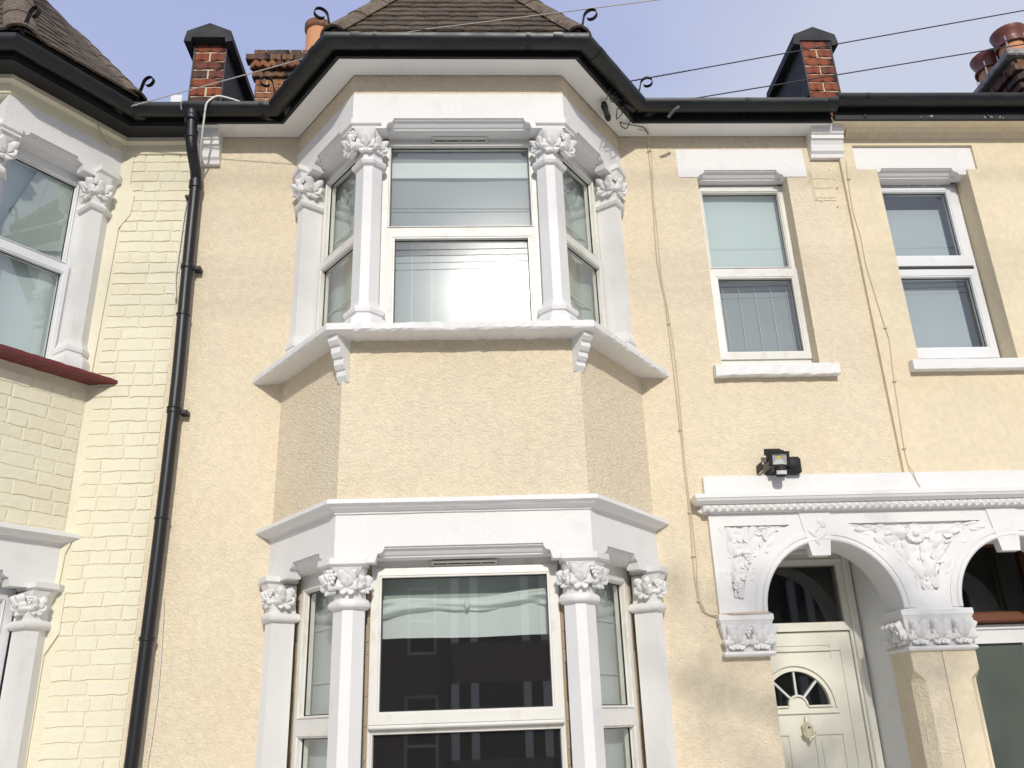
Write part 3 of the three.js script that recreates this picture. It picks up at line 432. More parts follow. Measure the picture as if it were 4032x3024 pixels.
bay(home, XM, { sides: [-1, 1], front: true, band: M.render, panel: M.renderBay, sillMat: M.white });
{ // corbels under the ends of the sill
  for (const s of [-1, 1]) { const g = slab(corbelProfile(), -0.03, 0.03); g.rotateY(-Math.PI / 2 + s * TH / 2); const k = 0.985; g.scale(k, s > 0 ? 0.82 : 1, k); g.translate(XM + s * (BW - 0.012), 3.54, BZ - 0.012); add('corbel', home, [g], M.white); }
  // lintel and sill of the small window
  add('lintel', home, lintel(1.424, 2.303, 4.99, 5.212, 1.852, 0.247, 5.045, 0.005, 0.1), M.white);
  const sl = split([[1.492, 0], [2.262, 0]], 0.035); add('sill', home, [sweep(sl, [[-0.2, 3.55], [0.05, 3.524], [0.058, 3.53], [0.06, 3.59], [0.052, 3.6], [-0.2, 3.625]], { jitter: 0.006 })], M.white);
  windowUnit(home, { pos: [0, 0, 0], x0: 1.556, x1: 2.166, y0: 3.66, y1: 4.985, z: -0.1, panes: [{ x0: 1.604, x1: 2.122, y0: 4.358, y1: 4.93 }, { x0: 1.628, x1: 2.12, y0: 3.742, y1: 4.266, sash: [1.575, 2.168, 3.69, 4.335] }] });
}
// eaves, gutter, roofs
const eavePath = [[-1.82, 0, 5.38], [XM - BJ, 0, 5.38], [XM - BW, BZ, 5.383], [XM + BW, BZ, 5.383], [XM + BJ, 0, 5.408], [2.47, 0, 5.412]];
eaves(home, eavePath, { soffit: M.soffit, straps: [[0, 0.72], [2, 0.12], [2, 0.83], [4, 0.58]], unions: [[0, 0.12, 0.07], [0, 0.97, 0.03], [1, 0.04, 0.035], [1, 0.5, 0.012], [1, 0.97, 0.03], [2, 0.03, 0.03], [2, 0.97, 0.03], [3, 0.04, 0.03], [3, 0.96, 0.035], [4, 0.03, 0.04], [4, 0.985, 0.035]] });
turret(home, XM, [-1, 1], true);
add('roof_slope', home, [prismX([[0.19, 5.44], [0.19, 5.45], [-3.2, 7.3], [-6.2, 5.45], [-6.2, 5.3], [-3.2, 7.15]], -1.69, 2.44)], M.bitumen);
function bracket(house, x0, x1, y0, y1) { const P = [[0, y1], [0, y0], [0.03, y0], [0.035, y0 + 0.025], [0.052, y0 + 0.04], [0.06, y0 + 0.085], [0.075, y0 + 0.115], [0.088, y0 + 0.118], [0.088, y0 + 0.145], [0.10, y0 + 0.15], [0.115, y0 + 0.18], [0.128, y0 + 0.215], [0.148, y0 + 0.22], [0.148, y1]]; return add('eaves_bracket', house, [prismX(P, x0, x1)], M.whiteSmooth); }
bracket(home, 2.347, 2.572, 5.125, 5.37); bracket(home, -1.825, -1.625, 5.09, 5.35);
// brick stubs of the party walls, coped in lead
function parapet(house, xc, ytop, back, spread, mats) {
  const P = part('party_parapet', house), w = 0.107;
  add('core', P, [box(xc - w + 0.006, xc + w - 0.006, 5.3, ytop, -0.6, -0.006)], M.mortar);
  add('side_flashing', P, [box(spread > 0 ? xc + w - 0.004 : xc - w - 0.006, spread > 0 ? xc + w + 0.006 : xc - w + 0.004, 5.3, ytop + 0.02, -0.62, -0.002), box(spread > 0 ? xc - w - 0.006 : xc + w - 0.004, spread > 0 ? xc - w + 0.004 : xc + w + 0.006, 5.3, ytop + 0.02, -0.62, 0.004)], M.flashing);
  const s = new Soup(), a = xc + spread * w, b = xc + spread * (w + 0.30); s.quad([a, ytop - 0.16, -0.45], [a, ytop - 0.45, 0.0], [b, 5.5, 0.05], [b, 5.62, -0.34]).tri([a, ytop - 0.16, -0.45], [b, 5.62, -0.34], [a, 5.5, -0.6]); add('fillet', P, [s.geo()], M.flashing);
  const f = back, cx = 0.045;
  const cp = [[xc - w - cx - 0.015, ytop - 0.005], [xc - w - cx, ytop + 0.085], [xc, ytop + 0.155], [xc + w + cx, ytop + 0.085], [xc + w + cx + 0.015, ytop - 0.005], [xc + w + 0.012, ytop - 0.01], [xc + w + 0.006, ytop + 0.03], [xc - w - 0.006, ytop + 0.03], [xc - w - 0.012, ytop - 0.01]];
  add('coping', P, [slab(cp, -0.62, f)], M.bitumen);
  let row = 0; for (let y = ytop - 0.036 + 0.03; y > 5.4; y -= 0.0752, row++) { const br = row % 2 === 0 ? [[0, 0.212]] : [[-0.0555, 0.101], [0.0555, 0.101]]; for (const [x, l] of br) { const m = new THREE.Mesh(pick(l > 0.15 ? STRD : HEADD), pick(mats)); m.name = 'brick'; m.castShadow = m.receiveShadow = true; m.position.set(xc + x + rr(-0.002, 0.002), y, rr(-0.003, 0.002)); m.rotation.z = rr(-0.012, 0.012); P.add(m); } }
}
parapet(home, -1.782, 6.09, 0.07, 1, BRICKS); parapet(home, 2.552, 6.135, 0.012, -1, [BRICKS[0], BRICKS[1], BRICKS[2], BRICKS[3]]);
{ // downpipe with swan neck
  const D = part('downpipe', home), r = 0.0345;
  const path = [[-1.765, 5.335, 0.232], [-1.758, 5.2, 0.226], [-1.748, 5.09, 0.218], [-1.745, 5.045, 0.19], [-1.746, 5.0, 0.12], [-1.748, 4.955, 0.076], [-1.748, 4.9, 0.07], [-1.746, 4.8, 0.07], [-1.735, 4.2, 0.07], [-1.72, 3.6, 0.068], [-1.715, 3.0, 0.068], [-1.716, 2.3, 0.068], [-1.722, 1.4, 0.068], [-1.725, 0.2, 0.068]];
  add('pipe', D, [toCreasedNormals(tube(path, r, 18, 90), 0.6)], M.pipe);
  const ring = (x, y, z, h, R = 0.0405) => loft([[y - h, arc(x, z, R - 0.003, 0, Math.PI * 2, 20).slice(0, -1)], [y - h + 0.004, arc(x, z, R, 0, Math.PI * 2, 20).slice(0, -1)], [y + h - 0.004, arc(x, z, R, 0, Math.PI * 2, 20).slice(0, -1)], [y + h, arc(x, z, R - 0.003, 0, Math.PI * 2, 20).slice(0, -1)]], 0.5);
  const at = y => { for (let i = 0; i + 1 < path.length; i++) if (path[i][1] >= y && path[i + 1][1] <= y) { const t = (path[i][1] - y) / (path[i][1] - path[i + 1][1]); return [0, 2].map(k => path[i][k] + (path[i + 1][k] - path[i][k]) * t); } };
  add('socket', D, [ring(-1.764, 5.31, 0.231, 0.035, 0.046)], M.pipe);
  for (const [y, h] of [[5.17, 0.03], [4.9, 0.03], [4.285, 0.005], [3.97, 0.008], [3.37, 0.006], [2.72, 0.005], [2.08, 0.012], [1.36, 0.01]]) { const [x, z] = at(y); add('socket', D, [ring(x, y, z, h)], M.pipe); }
  for (const y of [4.30, 3.35, 1.37]) { const [x, z] = at(y); add('pipe_clip', D, [ring(x, y, z, 0.014, 0.0395), box(x + 0.03, x + 0.075, y - 0.013, y + 0.013, 0.004, 0.06, 0.003)], M.pipe); }
  { const [x, z] = at(4.83); add('pipe_clip', D, [box(x - 0.065, x - 0.03, 4.815, 4.835, 0.02, 0.06, 0.003)], M.pipe); }
}
{ // front door
  const D = part('front_door', home), z = -0.5, cx = 1.905;
  add('door_frame', D, [slab(rect(1.47, 2.352, 0.05, 2.62), z - 0.08, z, [rect(1.535, 2.285, 0.06, 2.068), rect(1.55, 2.262, 2.118, 2.462)]), box(1.47, 2.40, 2.0, 2.06, z - 0.1, z - 0.081), box(2.30, 2.345, 0.05, 2.62, z, z + 0.02, 0.006), box(1.6, 2.3, 2.48, 2.50, z, z + 0.012, 0.004), box(1.50, 2.32, 2.53, 2.56, z, z + 0.025, 0.008)], M.doorPaint);
  const g = new THREE.PlaneGeometry(0.72, 0.352); g.translate(1.906, 2.29, z - 0.03); add('transom_pane', D, metreUV(g), M.glassDark);
  const zf = z - 0.02, hole = [...arc(cx, 1.648, 0.192, 0, Math.PI, 24), ...arc(cx, 1.648, 0.058, Math.PI, 0, 10)];
  add('door_leaf', D, [slab(rect(1.538, 2.282, 0.065, 2.064), zf - 0.045, zf, [hole, rect(1.66, 2.15, 1.905, 1.985)]), box(1.65, 2.16, 1.9, 1.99, zf - 0.05, zf - 0.006)], M.doorPaint);
  const rim = (x, y, r, R, a0, a1) => slab([...arc(x, y, R, a0, a1, 28), ...arc(x, y, r, a1, a0, 28)], zf, zf + 0.014);
  add('moulding', D, [rim(cx, 1.648, 0.192, 0.206, 0, Math.PI), rim(cx, 1.648, 0.222, 0.236, -0.06, Math.PI + 0.06), rim(cx, 1.648, 0.05, 0.06, 0, Math.PI), box(cx - 0.206, cx - 0.058, 1.636, 1.648, zf, zf + 0.014, 0.003), box(cx + 0.058, cx + 0.206, 1.636, 1.648, zf, zf + 0.014, 0.003), box(cx - 0.24, cx + 0.24, 1.600, 1.612, zf, zf + 0.014, 0.004),
    ...[[cx - 0.30, cx - 0.07], [cx + 0.07, cx + 0.25]].map(([a, b]) => slab(rect(a, b, 0.9, 1.50), zf, zf + 0.01, [rect(a + 0.014, b - 0.014, 0.914, 1.486)])), ...[[cx - 0.28, cx - 0.105], [cx + 0.105, cx + 0.225]].map(([a, b]) => box(a, b, 0.95, 1.455, zf - 0.004, zf + 0.008, 0.007)), slab(rect(cx - 0.315, cx + 0.315, 0.3, 1.965), zf, zf + 0.009, [rect(cx - 0.303, cx + 0.303, 0.312, 1.953)])], M.doorPaint);
  for (const a of [[2, 44], [48, 88], [92, 132], [136, 178]]) { const s = slab([...arc(cx, 1.648, 0.19, a[0] * Math.PI / 180, a[1] * Math.PI / 180, 8), ...arc(cx, 1.648, 0.06, a[1] * Math.PI / 180, a[0] * Math.PI / 180, 4)], zf - 0.022, zf - 0.018); add('fan_pane', D, [s], M.glassDark); }
  add('glazing_bar', D, [46, 90, 134].map(d => { const b = box(0.055, 0.193, -0.006, 0.006, zf - 0.018, zf + 0.001, 0.002); b.rotateZ(d * Math.PI / 180); b.translate(cx, 1.648, 0); return b; }), std(0.70, 0.73, 0.73, 0.4));
  const kx = 1.935, kz = zf + 0.012; add('knocker', D, [loft([[1.455, arc(kx, kz, 0.008, 0, 6.28, 10).slice(0, -1)], [1.475, arc(kx, kz, 0.026, 0, 6.28, 10).slice(0, -1)], [1.50, arc(kx, kz, 0.031, 0, 6.28, 10).slice(0, -1)], [1.535, arc(kx, kz, 0.034, 0, 6.28, 10).slice(0, -1)], [1.548, arc(kx, kz, 0.022, 0, 6.28, 10).slice(0, -1)], [1.56, arc(kx, kz, 0.01, 0, 6.28, 10).slice(0, -1)], [1.585, arc(kx, kz, 0.006, 0, 6.28, 10).slice(0, -1)]], 0.7), new THREE.TorusGeometry(0.033, 0.0075, 6, 18, Math.PI).rotateZ(Math.PI).translate(kx, 1.505, kz + 0.03), ball(kx, 1.46, kz + 0.03, 0.012), ball(kx, 1.44, kz + 0.01, 0.006)], std(0.72, 0.66, 0.50, 0.35, { metalness: 0.25 }));
  add('spy_hole', D, [ball(kx, 1.527, kz + 0.034, 0.006)], M.gasket);
  add('porch_lining', D, [loft([[0, [[2.353, -0.52], [2.386, -0.2105], [2.44, -0.2105], [2.44, -0.52]]], [2.62, [[2.353, -0.52], [2.386, -0.2105], [2.44, -0.2105], [2.44, -0.52]]]]), box(1.46, 1.53, 0, 2.62, -0.52, -0.25), box(1.46, 2.44, 2.60, 2.66, -0.52, -0.2), box(1.46, 2.44, 0, 0.06, -0.52, 0.1)], M.recess);
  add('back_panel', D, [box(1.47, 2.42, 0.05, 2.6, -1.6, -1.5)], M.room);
}
{ // patch of torn render under the right bracket, chips of mortar on the wall
  const P = part('patched_brick', home); add('bed', P, [box(2.325, 2.475, 4.80, 5.045, 0.0005, 0.004, 0.002)], M.render);
  for (let k = 0; k < 3; k++) for (const [a, b] of [[2.335, 2.468]]) { const m = new THREE.Mesh(STR[k], M.renderSmooth); m.name = 'brick'; m.scale.set(0.64, 0.95, 1); m.position.set((a + b) / 2, 5.0 - k * 0.0754, 0.008); P.add(m); }
  const c = []; for (let i = 0; i < 12; i++) { const x = rr(2.31, 2.5), y = rr(4.74, 5.05); c.push(ball(x, y, 0.004, rr(0.004, 0.009), 0)); } add('mortar_chip', P, c, M.render).userData.kind = 'stuff';
}


// ---------------------------------------------------------------- left house
const left = thing('terraced_house', 'pale yellow painted brick terraced house with a dark red bay sill at the left edge', 'house');
add('wall', left, [slab([[-6.0, 0], [-1.80, 0], [-1.80, 5.34], [-6.0, 5.34]], -0.25, -0.002, [rect(-4.3, -2.42, 0.5, 5.17)])], M.yellowJoint);
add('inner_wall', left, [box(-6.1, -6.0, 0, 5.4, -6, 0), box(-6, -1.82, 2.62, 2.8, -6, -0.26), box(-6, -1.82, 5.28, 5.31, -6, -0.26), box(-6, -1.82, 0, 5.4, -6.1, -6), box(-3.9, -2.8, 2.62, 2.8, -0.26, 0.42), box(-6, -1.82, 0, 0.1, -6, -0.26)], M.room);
bay(left, XL, { sides: [1], front: false, band: M.yellow, panel: M.yellowJoint, sillMat: M.maroon, frameMat: M.frameNew });
add('front_fill', left, [box(XL - 1.0, XL + BW - 0.20, 0.5, 5.3, BZ - 0.2, BZ - 0.12), box(XL - 1.05, XL - 0.9, 0.5, 5.3, 0, BZ - 0.12)], M.yellow);
{
  const W = part('brick_wall', left);
  brickwork(W, -2.215, -1.801, 0.75, 5.19, { mats: [M.yellow, M.yellowB], bond: (r) => (r % 5 === 3 ? 0.112 : rnd() < 0.22 ? 0.112 : 0.219), proud: 0.0035, skip: (x, y) => x < -2.175 && y > 2.55 && y < 2.72 });
  const B = part('brick_wall', left, [XL + BW, 0, BZ], TH);
  brickwork(B, 0.0, 0.742, 2.675, 3.50, { mats: [M.yellow, M.yellowB], bond: () => (rnd() < 0.3 ? 0.112 : 0.219), proud: 0.0035 });
  add('render_margin', left, [slab([[-2.27, 0.75], [-2.262, 2.02], [-2.20, 2.13], [-2.2, 2.34], [-2.242, 2.36], [-2.235, 2.55], [-2.195, 2.66], [-2.26, 2.66], [-2.30, 2.66], [-2.30, 0.75]], -0.01, 0.012), slab([[-2.26, 3.62], [-2.245, 3.62], [-2.22, 4.62], [-2.16, 4.72], [-2.15, 4.86], [-2.19, 4.95], [-2.19, 5.19], [-2.3, 5.19], [-2.3, 3.6]], -0.01, 0.012)], M.yellow);
  const cv = [[-2.26 - 0.6 * 0.1, -0.08]], pth = [[XL - BW, BZ], [XL + BW, BZ], [XL + BJ, 0], [-1.80, 0]];
  add('eaves_course', left, [sweep(pth, [[-0.1, 5.18], [0.014, 5.185], [0.016, 5.25], [0.045, 5.262], [0.047, 5.33], [-0.1, 5.33]], { jitter: 0.003 })], M.yellowB);
  const lp = [[XL - BJ, 0, 5.37], [XL - BW, BZ, 5.37], [XL + BW, BZ, 5.37], [XL + BJ, 0, 5.375], [-1.825, 0, 5.375]];
  eaves(left, lp, { soffit: M.fascia, fy0: 5.285, straps: [[2, 0.25], [3, 0.3]], unions: [[2, 0.05, 0.03], [2, 0.62, 0.012], [2, 0.9, 0.035], [3, 0.06, 0.03]] });
  add('fascia_board', left, [sweep(lp.map(p => [p[0], p[1], 0]), [[0.171, 5.30], [0.18, 5.30], [0.18, 5.345], [0.171, 5.345]])], M.fascia);
  turret(left, XL, [1], false);
  add('roof_slope', left, [prismX([[0.19, 5.42], [0.19, 5.43], [-3.2, 7.28], [-6.2, 5.43], [-6.2, 5.3], [-3.2, 7.13]], -6.0, -1.9)], M.bitumen);
}
function chimney(house, x0, x1, z0, depth, yt, o) {
  const C = part('chimney', house), d = depth, core = (a, b, y0, y1, m = M.mortarDark) => box(a, b, y0, y1, z0 - d, z0);
  add('core', C, [box(x0 + 0.012, x1 - 0.012, 5, yt - 0.29, z0 - d, z0 - 0.006), box(x0 - 0.02, x1 + 0.02, yt - 0.29, yt, z0 - d - 0.02, z0 + 0.012)], o.core ?? M.mortarDark);
  const put = (x, y, len, zoff, mats, ry = 0, left = false, deep) => { const m = new THREE.Mesh(len > 0.15 ? pick(STRD) : pick(HEADD), pick(mats)); m.name = 'brick'; m.castShadow = m.receiveShadow = true; m.scale.x = len > 0.15 ? (len - 0.008) / 0.212 : (len - 0.008) / 0.101; if (left) { m.rotation.y = -Math.PI / 2; m.position.set(x0 + zoff, y, x); } else { m.position.set(x, y, z0 + zoff); m.rotation.y = ry; } m.rotation.z = rr(-0.01, 0.01); C.add(m); };
  const runs = (y, off, mats, a, b, k, left) => { let x = a - (k % 2 ? 0.11 : 0.0); while (x < b - 0.03) { const len = rnd() < 0.25 ? 0.112 : 0.223, s = Math.max(x, a), e = Math.min(x + len, b); if (e - s > 0.05) put((s + e) / 2, y, e - s, off, mats, 0, left); x += len; } };
  for (let k = 0; k < 12; k++) { const y = yt - 0.365 - k * 0.075; runs(y, 0, o.mats, x0, x1, k); if (o.side) runs(y, 0, o.side, z0 - d, z0 - 0.0, k + 1, true); }
  runs(yt - 0.288, 0.03, o.top, x0 - 0.03, x1 + 0.03, 1);
  for (let x = x0 - 0.0; x < x1; x += 0.15) { put(x + 0.05, yt - 0.213, 0.105, 0.065, o.dog ?? o.mats, Math.PI / 4); put(x + 0.05, yt - 0.213, 0.105, 0.065, o.dog ?? o.mats, -Math.PI / 4); }
  runs(yt - 0.138, 0.085, o.top, x0 - 0.085, x1 + 0.085, 0); runs(yt - 0.063, 0.055, o.top, x0 - 0.02, x1 + 0.02, 1);
  if (o.side) for (const [y, f] of [[yt - 0.288, -0.03], [yt - 0.213, -0.05], [yt - 0.138, -0.085], [yt - 0.063, -0.05]]) runs(y, f, o.side, z0 - d, z0 + 0.03, 1, true);
  return C;
}
const ringAt = (x, z, prof) => { const g = new THREE.LatheGeometry(prof.map(p => new THREE.Vector2(...p)), 28); g.translate(x, 0, z); return toCreasedNormals(g, 0.7); };
{
  const C = chimney(left, -1.965, -0.98, -1.7, 0.5, 7.62, { mats: OLDBRICKS, top: SOOTBRICKS, dog: [...OLDBRICKS, ...SOOTBRICKS], core: M.mortar });
  add('pot', C, [ringAt(-1.45, -1.93, [[0.128, 7.6], [0.123, 7.64], [0.118, 8.08], [0.09, 8.08], [0.09, 7.6]])], M.pot); add('pot_rim', C, [ringAt(-1.45, -1.93, [[0.118, 8.05], [0.132, 8.06], [0.14, 8.08], [0.135, 8.095], [0.141, 8.11], [0.14, 8.135], [0.12, 8.145], [0.1, 8.12], [0.1, 8.05]])], M.potRim);
}

// ---------------------------------------------------------------- right house
const right = thing('terraced_house', 'smooth cream rendered terraced house with a white double window at the right edge', 'house');
add('wall', right, [slab([[2.546, 2.78], [8.5, 2.78], [8.5, 5.37], [2.546, 5.37]], -0.25, 0.026, [[[2.786, 3.57], [3.418, 3.57], [3.418, 5.031], [3.494, 5.031], [3.494, 5.229], [2.648, 5.229], [2.648, 5.031], [2.786, 5.031]]]), slab([[2.546, 0], [8.5, 0], [8.5, 2.779], [2.546, 2.779]], -0.25, 0.0, [[[2.72, 0.02], [3.485, 0.02], [3.485, 2.62], [2.72, 2.62]]])], M.renderSmooth);
add('inner_wall', right, [box(2.52, 2.62, 0, 5.4, -6, -0.26), box(8.4, 8.5, 0, 5.4, -6, -0.26), box(2.6, 8.4, 0, 5.4, -6.1, -6), box(2.62, 8.4, 2.62, 2.8, -6, -0.26), box(2.62, 8.4, 5.29, 5.33, -6, -0.26), box(2.62, 8.4, 0, 0.1, -6, -0.26)], M.room);
add('lintel', right, lintel(2.640, 3.5, 5.0, 5.235, 3.075, 0.247, 5.054, 0.006, 0.1), M.whiteSmooth);
add('sill', right, [sweep(split([[2.712, 0], [3.50, 0]], 0.05), [[-0.2, 3.55], [0.074, 3.536], [0.08, 3.54], [0.08, 3.597], [0.072, 3.606], [-0.2, 3.63]], { jitter: 0.0025 })], M.white);
windowUnit(right, { pos: [0, 0, 0], x0: 2.79, x1: 3.415, y0: 3.65, y1: 5.02, z: -0.13, mat: M.frameNew, panes: [{ x0: 2.868, x1: 3.323, y0: 4.440, y1: 4.943, sash: [2.815, 3.392, 4.362, 4.98] }, { x0: 2.868, x1: 3.345, y0: 3.766, y1: 4.277, sash: [2.815, 3.402, 3.69, 4.335] }], vent: [2.86, 3.285, 4.985, 5.01] });
add('transom_gap', right, [box(2.83, 3.39, 4.338, 4.358, -0.13, -0.127)], M.gasket);
{
  const rp = [[2.49, 0, 5.45], [8.4, 0, 5.46]]; eaves(right, rp, { soffit: M.renderSmooth, fy0: 5.325, depth: 0.16, straps: [[0, 0.035], [0, 0.18], [0, 0.34]], unions: [] });
  add('eaves_cove', right, [sweep([[2.61, 0.026], [8.4, 0.026]], [[-0.05, 5.28], [0.0005, 5.282], [0.03, 5.315], [0.06, 5.33], [-0.05, 5.34]])], M.renderSmooth);
  add('paint_flake', right, Array.from({ length: 12 }, (_, i) => { const x = rr(3.06, 3.2) + (i > 4 ? 0.46 : 0), y = 5.33 + rr(0, 0.022), l = rr(0.003, 0.012); return box(x, x + l, y, y + rr(0.002, 0.006), 0.18, 0.1815); }), M.cableWhite).userData.kind = 'stuff';
  add('roof_slope', right, [prismX([[0.19, 5.5], [0.19, 5.51], [-3.2, 7.36], [-6.2, 5.51], [-6.2, 5.3], [-3.2, 7.2]], 2.66, 8.4)], M.bitumen);
  const C = chimney(right, 4.90, 6.0, -1.08, 0.9, 6.97, { mats: [...SOOTBRICKS, OLDBRICKS[0], OLDBRICKS[1]], top: SOOTBRICKS, side: [SOOTBRICKS[1], SOOTBRICKS[3], BRICKS[4]], dog: SOOTBRICKS, core: M.mortarDark });
  add('capping', C, [box(4.80, 6.1, 6.965, 7.035, -2.1, -0.99, 0.012)], M.stone);
  for (const [x, z, h] of [[5.03, -1.22, 0.235], [5.0, -1.52, 0.215]]) {
    add('pot', C, [ringAt(x, z, [[0.12, 7.0], [0.115, 7.05], [0.108, 7.05 + h], [0.09, 7.05 + h], [0.09, 7.0]])], M.pot);
    add('flaunching', C, [ringAt(x, z, [[0.155, 7.02], [0.145, 7.05], [0.12, 7.075], [0.1, 7.07], [0.1, 7.02]])], M.white);
    const y = 7.05 + h; add('cowl', C, [ringAt(x, z, [[0.125, y - 0.05], [0.138, y - 0.045], [0.138, y - 0.03], [0.122, y - 0.02], [0.118, y], [0.122, y + 0.03], [0.138, y + 0.07], [0.15, y + 0.105], [0.152, y + 0.118], [0.142, y + 0.124], [0.06, y + 0.118], [0, y + 0.116]])], M.cowl); add('cowl_band', C, [ringAt(x, z, [[0.128, y - 0.2], [0.14, y - 0.195], [0.14, y - 0.18], [0.125, y - 0.17]])], M.cowl);
    for (const a of [0.4, 2.2, 3.9, 5.4]) add('strap', C, [box(-0.006, 0.006, y - 0.19, y + 0.02, 0.128, 0.134).rotateY(a).translate(x, 0, z)], M.steel);
  }
}
{ // right house door
  const D = part('front_door', right), z = -0.5;
  add('door_frame', D, [slab(rect(2.62, 3.58, 0.05, 2.62), z - 0.09, z, [rect(2.72, 3.48, 0.06, 2.08), rect(2.72, 3.48, 2.15, 2.55)]), box(2.62, 3.58, 2.084, 2.146, z, z + 0.035, 0.01)], M.wood);
  add('door_leaf', D, [slab(rect(2.725, 3.475, 0.065, 2.075), z - 0.07, z - 0.02, [rect(2.83, 3.36, 0.25, 1.965)]), box(2.725, 3.475, 2.045, 2.058, z - 0.02, z - 0.008, 0.004)], M.frameNew);
  for (const [a, b, c, d] of [[2.83, 3.36, 0.25, 1.965], [2.72, 3.48, 2.15, 2.55]]) { const g = new THREE.PlaneGeometry(b - a, d - c); g.translate((a + b) / 2, (c + d) / 2, z - 0.045); add('pane', D, metreUV(g), c < 1 ? M.frosted : M.glassDark); }
  add('porch_lining', D, [box(2.62, 2.70, 0, 2.62, -0.52, -0.2), box(3.5, 3.6, 0, 2.62, -0.52, -0.2), box(2.62, 3.6, 2.6, 2.66, -0.52, -0.2), box(2.62, 3.6, 0, 0.06, -0.52, 0.1)], M.recess);
  add('back_panel', D, [box(2.63, 3.6, 0.05, 2.6, -1.6, -1.5)], M.room);
}

// ---------------------------------------------------------------- the double porch
{
  const P = thing('double_porch', 'white stucco double porch of two arches with carved leaf panels over the front doors', 'porch');
  const zf = 0.032, z0 = -0.21, AR = [2.0, 3.103], R = 0.384, SY = 2.13, xL = 1.348, xE = 4.5;
  const line = [[xL, 2.69], [xL, 2.11], [AR[0] - R, 2.11], ...arc(AR[0], SY, R, Math.PI, 0, 32), [AR[0] + R, 2.11], [AR[1] - R, 2.11], ...arc(AR[1], SY, R, Math.PI, 0, 32), [AR[1] + R, 2.11], [xE, 2.11], [xE, 2.69]];
  const RO = 0.515, lp = [[1.432, 2.61], [1.436, 2.2], [1.488, 2.2], ...arc(AR[0], SY, RO, Math.PI - 0.14, 1.95, 14), [1.80, 2.61]].map(p => p);
  const aR = arc(AR[0], SY, RO, 1.18, 0.19, 14), aL = arc(AR[1], SY, RO, Math.PI - 0.19, Math.PI - 1.18, 14), cp = [[2.145, 2.61], ...aR.filter(p => p[1] < 2.605), [2.505, 2.222], [2.598, 2.222], ...aL.filter(p => p[1] < 2.605 && p[0] > 2.59), [2.934, 2.61]];
  add('arch_front', P, [slab(line, zf - 0.022, zf, [lp, cp]), slab(line, z0, zf - 0.0225)], M.white);
  for (const cx of AR) { const tor = new THREE.TorusGeometry(R + 0.012, 0.015, 10, 60, Math.PI); tor.scale(1, 1, 0.9); tor.translate(cx, SY, zf - 0.002); add('arch_roll', P, [tor, slab([...arc(cx, SY, R + 0.062, 0, Math.PI, 48), ...arc(cx, SY, R + 0.034, Math.PI, 0, 48)], zf, zf + 0.006)], M.whiteSmooth); }
  for (const cx of AR) { const o = cx - 0.038; const K = part('keystone', P); add('block', K, [slab([[o - 0.094, 2.685], [o - 0.050, 2.43], [o + 0.056, 2.43], [o + 0.094, 2.685]], zf - 0.05, zf + 0.008)], M.white); if (cx === AR[0]) add('carving', K, [relief(o + 0.03, 2.615, zf + 0.006, 0, 0, 0.4, 0.05, 0.075, 0.012, 'long'), relief(o - 0.005, 2.575, zf + 0.006, 0, 0, -0.6, 0.022, 0.11, 0.010, 'long'), relief(o - 0.03, 2.555, zf + 0.006, 0, 0, 0.7, 0.03, 0.08, 0.011, 'long'), relief(o + 0.028, 2.54, zf + 0.006, 0, 0, -0.8, 0.025, 0.06, 0.010, 'long'), relief(o - 0.01, 2.51, zf + 0.006, 0, 0, 0.5, 0.03, 0.05, 0.010, 'long')], M.white); }
  const pathC = [[xL, 0], [xL, zf], [xE, zf]];
  add('parapet_band', P, [sweep(split([[xL - 0.006, -0.05], [xL - 0.006, 0.034], [xE, 0.034]], 0.12), [[-0.2, 2.76], [0, 2.775], [0, 2.90], [-0.012, 2.907], [-0.2, 2.92]], { jitter: 0.0015 })], M.white);
  add('cornice', P, [sweep([[xL, -0.02], [xL, zf], [xE, zf]], [[-0.1, 2.683], [0.03, 2.683], [0.034, 2.728], [0.055, 2.731], [0.075, 2.742], [0.082, 2.756], [0.086, 2.757], [0.086, 2.778], [0.078, 2.783], [-0.1, 2.80]])], M.white);
  const dg = (() => { const s = new Soup(), a = 0.0225, b = 0.021, d = 0.03; s.tri([-a, -b, 0], [a, -b, 0], [0, -0.006, d]).tri([a, -b, 0], [a, b, 0], [0, -0.006, d]).tri([a, b, 0], [-a, b, 0], [0, -0.006, d]).tri([-a, b, 0], [-a, -b, 0], [0, -0.006, d]); return metreUV(s.geo()); })();
  for (let x = xL - 0.012; x < 4.35; x += 0.0455) { const m = new THREE.Mesh(dg, M.whiteSmooth); m.name = 'dentil'; m.castShadow = m.receiveShadow = true; m.position.set(x, 2.7055, zf + 0.034); m.rotation.z = rr(-0.02, 0.02); P.add(m); }
  { const m = new THREE.Mesh(dg, M.whiteSmooth); m.name = 'dentil'; m.rotation.y = -Math.PI / 2; m.position.set(xL - 0.032, 2.7055, 0.022); P.add(m); }
  // carved panels
  const L = part('carved_panel', P), zb = zf - 0.021, leaf = (p, ...a) => add('leaf', p, [relief(...a)], M.white), put = (p, x, y, ro, w, h, k = 'vine', d = 0.03) => k === 'vine' ? add('leaf', p, [relief(x, y, zb - 0.002, 0, 0, ro, w * 1.22, h * 1.18, d * 0.5, 'vine'), relief(x - Math.sin(ro) * h * 0.5, y - Math.cos(ro) * h * 0.5, zb + 0.004, rr(-0.1, 0.1), rr(-0.04, 0.08), ro, w * 0.86, h * 1.02, d * 0.62, 'fan')], M.white) : leaf(p, x, y, zb + 0.002, rr(-0.2, 0.2), rr(-0.1, 0.2), ro, w * 1.1, h * 1.1, d * 0.8, k);
